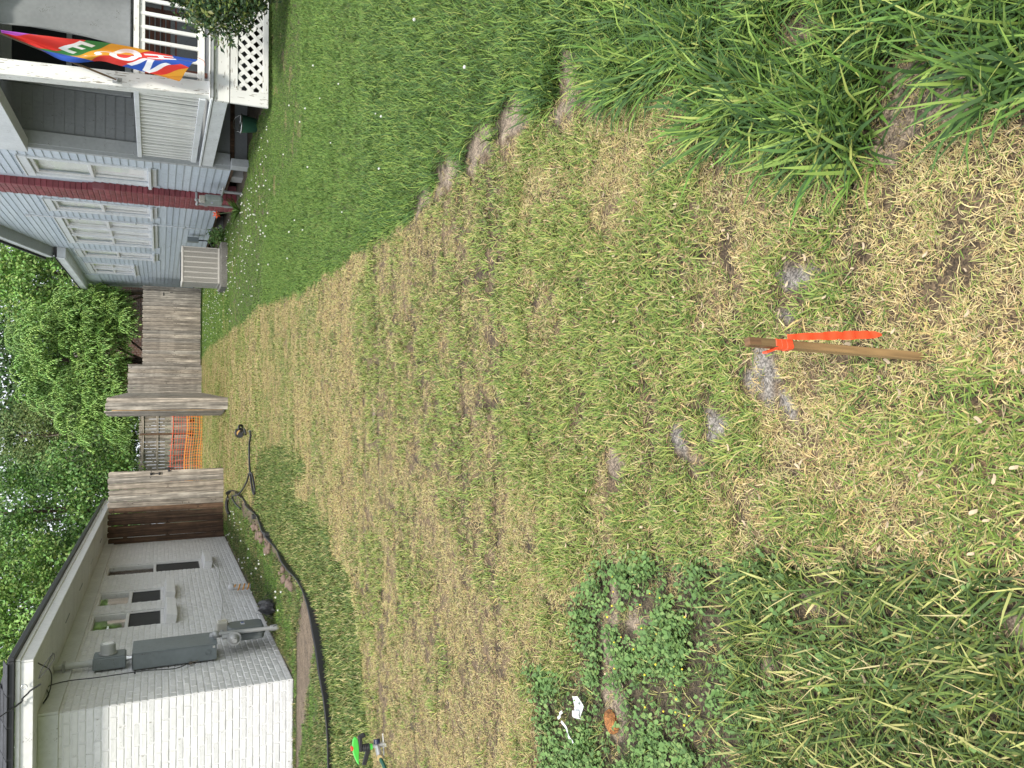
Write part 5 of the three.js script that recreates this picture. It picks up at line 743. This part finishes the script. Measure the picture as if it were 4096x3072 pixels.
/* lobes: [dx, y, dz, rx, ry, rz, share] around the trunk base */
function tree(name, label, [x, z], leaf, lobes, count, o = {}) {
  const t = T(name, label, o.category || 'tree', [x, 0, z], 0, o.group);
  const top = lobes.reduce((a, b) => Math.max(a, b[1]), 0), tr = o.trunk ?? 0.16;
  const trunk = P('trunk', taperTube([[0, -0.1, 0], [R(-0.2, 0.2), top * 0.35, R(-0.2, 0.2)], [R(-0.3, 0.3), top * 0.7, R(-0.3, 0.3)], [lobes[0][0] * 0.4, top, lobes[0][2] * 0.4]], tr, tr * 0.25, 14, 8), bark, t);
  lobes.forEach(l => { const h0 = Math.min(l[1] * 0.45, top * 0.5); P('limb', taperTube([[0, h0, 0], [l[0] * 0.4, lerp(h0, l[1], 0.55), l[2] * 0.4], [l[0] * 0.9, l[1], l[2] * 0.9]], tr * 0.45, tr * 0.1, 8, 6), bark, trunk); });
  const tot = lobes.reduce((a, b) => a + b[6], 0), pts = [];
  for (const [dx, y, dz, rx, ry, rz, sh] of lobes) { const n = Math.round(count * sh / tot); for (let i = 0; i < n; i++) { const d = rdir(), q = 0.35 + 0.65 * Math.pow(rnd(), 0.45), u = 1 + 0.35 * (fbm(d.x * 2.5 + dx, d.y * 2.5 + d.z * 2 + dz + 20, 2) - 0.5) * 2; if (fbm(d.x * 3 + dx * 2 + 7, d.y * 3 + d.z * 3, 2) < 0.33) continue; pts.push([dx + d.x * rx * q * u, y + d.y * ry * q * u, dz + d.z * rz * q * u]); } }
  const gs = foliage[leaf], crown = new THREE.Group(); crown.name = 'crown'; crown.userData.kind = 'stuff'; t.add(crown);
  gs.forEach((g, v) => { const l = pts.filter((_, i) => i % gs.length === v), im = new THREE.InstancedMesh(g, leafMat, l.length); im.name = 'leaves'; im.userData.kind = 'stuff'; im.castShadow = im.receiveShadow = true; l.forEach((p, i) => { const s = (o.scale || 1) * R(0.75, 1.25), e = leaf === 'pin' ? new THREE.Euler(R(-0.25, 0.25), R(0, 6.28), R(-0.25, 0.25)) : new THREE.Euler(R(0, 6.28), R(0, 6.28), R(0, 6.28)), k = R(0.8, 1.15) * (o.tint || 1); im.setMatrixAt(i, new THREE.Matrix4().compose(V3(...p), new THREE.Quaternion().setFromEuler(e), V3(s, s, s))); im.setColorAt(i, C(k * R(0.95, 1.08), k, k)); }); crown.add(im); });
  return t;
}
const BT = 'trees behind the fences';
tree('pecan_tree', 'light green tree with drooping feathery leaves behind the tall fence', [1.3, -34.2], 'pin', [[0, 5.2, 0, 2.0, 1.5, 1.3, 4], [-1.6, 4.3, 0.3, 1.4, 1.2, 1, 2.4], [1.6, 4.2, 0.2, 1.3, 1.1, 1, 2.2], [-0.4, 3.4, 0.6, 1.8, 0.9, 0.8, 2.2], [1.5, 3.0, 0.5, 1.1, 0.6, 0.8, 1.0], [-1.9, 3.0, 0.8, 1.0, 0.8, 0.7, 1.4]], 950, { group: BT });
tree('mulberry_tree', 'round leaved green tree beside the rear corner of the blue house', [4.3, -36], 'lightround', [[0, 6.2, 0, 1.8, 1.6, 1.4, 3], [-1.3, 4.9, 0.4, 1.4, 1.2, 1.1, 2.4], [1.6, 7.2, 0, 1.8, 1.5, 1.3, 3], [-1.0, 3.5, 0.6, 1.2, 0.7, 0.9, 1.3]], 620, { group: BT });
tree('dark_tree', 'tall dark tree rising behind the feathery light tree', [0.2, -45], 'deep', [[0, 8, 0, 3.4, 2.6, 2, 3], [-2.5, 6.2, 0, 2.6, 2.4, 1.8, 2.4], [3, 6.6, 0, 3.0, 2.6, 1.8, 2.6], [0.5, 4.2, 0.5, 4, 1.8, 1.5, 2.4], [6.5, 8, 0, 2.6, 2.4, 1.6, 2]], 900, { group: BT, scale: 1.35, trunk: 0.3 });
tree('thicket_tree', 'olive green tree with bare twigs above the rear yard fence', [-1.9, -42.5], 'olive', [[0, 5.6, 0, 1.9, 1.8, 1.2, 3], [0.9, 4.0, 0.5, 1.5, 1.2, 1, 2], [-1.5, 3.8, 0.4, 1.5, 1.3, 1, 2], [0.2, 7.4, -0.5, 1.8, 1.4, 1.2, 2]], 620, { group: BT });
tree('fence_shrub', 'leafy mid green shrub spilling over the rear yard fence', [-1.2, -41.2], 'pin', [[0, 3.0, 0, 1.7, 0.75, 0.6, 3], [-1.6, 3.3, 0, 1.2, 0.9, 0.6, 2], [0.6, 4.0, 0, 1.2, 0.8, 0.7, 2], [-2.6, 2.7, 0.2, 0.9, 0.6, 0.5, 1]], 230, { group: BT, tint: 0.8, trunk: 0.08, category: 'shrub' });
tree('leafy_tree', 'broad mid green tree right behind the tall gate', [-4.6, -36], 'mid', [[0, 5, 0, 2.2, 2, 1.5, 3], [-1.8, 4.0, 0.5, 1.8, 1.4, 1.2, 2], [1.6, 4.2, 0.3, 1.5, 1.5, 1.2, 2], [0.4, 2.9, 0.8, 1.9, 0.8, 0.9, 1.6], [0.3, 7.2, 0, 2, 1.5, 1.3, 2]], 760, { group: BT });
tree('leafy_tree', 'large bright green tree above the middle of the white house roof', [-8.6, -34], 'lightround', [[0, 5.4, 0, 2.4, 1.9, 1.6, 3], [-2.2, 6.4, 0, 2, 1.6, 1.3, 2], [1.8, 6.3, 0, 1.8, 1.5, 1.2, 2], [0.3, 7.6, -0.4, 2.2, 1.5, 1.4, 2], [1.2, 3.9, 0.6, 1.8, 1.2, 1, 1.6]], 780, { group: BT, tint: 0.85 });
tree('leafy_tree', 'high green tree over the near end of the white roof', [-13.6, -36], 'mid', [[0, 7.2, 0, 2.6, 2.2, 1.6, 3], [2.2, 6.2, 0.3, 1.8, 1.8, 1.2, 2], [-2.4, 7.6, 0, 2.2, 2, 1.4, 2], [1, 8.6, 0, 2, 1.5, 1.2, 1]], 620, { group: BT, tint: 1.1 });
tree('dark_tree', 'dark distant tree at the far left above the white roof corner', [-17.5, -42], 'deep', [[0, 7, 0, 3.6, 3, 2, 3], [4.5, 6.5, 0, 3, 3, 1.6, 3], [-3, 9, 0, 3, 2.5, 2, 2]], 560, { group: BT, scale: 1.35, trunk: 0.3 });
tree('dark_tree', 'dark background tree between the gate tree and the olive one', [-6.5, -47], 'deep', [[0, 7.2, 0, 3.6, 3, 2, 3], [4, 6, 0, 3, 3, 1.6, 3], [-4, 7, 0, 3, 3, 2, 3], [1, 3.6, 0, 5, 1.8, 1.4, 2.4]], 760, { group: BT, scale: 1.35, trunk: 0.3 });
{ // bare grey twigs
  const t = T('dead_branches', 'bare pale grey branches sticking out of the olive thicket', 'branches', [-2.3, 0, -40.9]), gs = [];
  for (let k = 0; k < 16; k++) { const x = R(-1.2, 1.4), y = R(2.6, 4.2), a = R(-0.9, 0.9), l = R(1, 2.2); gs.push(taperTube([[x, y, R(-0.3, 0.3)], [x + a * l * 0.4, y + l * 0.5, R(-0.2, 0.4)], [x + a * l + R(-0.3, 0.3), y + l, R(-0.2, 0.5)]], 0.028, 0.006, 8, 5)); }
  P('twigs', merge(gs), paleBark, t);
}
tree('porch_bush', 'dark glossy evergreen bush in front of the white porch lattice', [5.15, -10.3], 'bush', [[0.1, 0.95, 0, 0.7, 0.5, 0.5, 3], [-0.4, 0.8, 0.2, 0.42, 0.42, 0.35, 2], [0.1, 0.45, 0.2, 0.6, 0.4, 0.45, 2], [0.15, 1.35, 0, 0.45, 0.3, 0.35, 1]], 680, { trunk: 0.035, category: 'bush' });
tree('wall_plant', 'small leafy plant beneath the blue siding near the air conditioner', [3.95, -20.9], 'weed', [[0, 0.2, 0, 0.2, 0.16, 0.35, 2], [0, 0.15, 0.4, 0.15, 0.1, 0.25, 1]], 60, { trunk: 0.006, category: 'plant' });
{
  const t = T('red_lily', 'single red orange lily leaning beside the maroon chimney', 'flower', [3.72, 0, -16.6]); P('stem', taperTube([[0, 0, 0], [-0.02, 0.25, -0.2], [0.0, 0.42, -0.5]], 0.008, 0.005, 10, 6), std(C(0.06, 0.1, 0.03), 0.7), t);
  for (let k = 0; k < 6; k++) { const a = k / 6 * 6.283, pos = [], col = [], idx = []; leafInto(pos, col, idx, [0.75, 0.09, 0.02], V3(0, 0.42, -0.5), V3(Math.cos(a) * 0.8, Math.sin(a) * 0.8, -0.35).normalize(), V3(0, 0.2, 1), 0.1, 0.04); P('petal', finish(pos, col, idx), leafMat, t); }
  const pos = [], col = [], idx = []; for (let k = 0; k < 26; k++) { const a = R(0, 6.28); leafInto(pos, col, idx, pick(LC.mid), V3(0, 0, 0), V3(Math.cos(a) * R(0.4, 1), R(0.5, 1.2), Math.sin(a)).normalize(), V3(0, 1, 0), R(0.2, 0.4), 0.025); } P('leaves', finish(pos, col, idx), leafMat, t);
}
renderer.render(scene, camera);
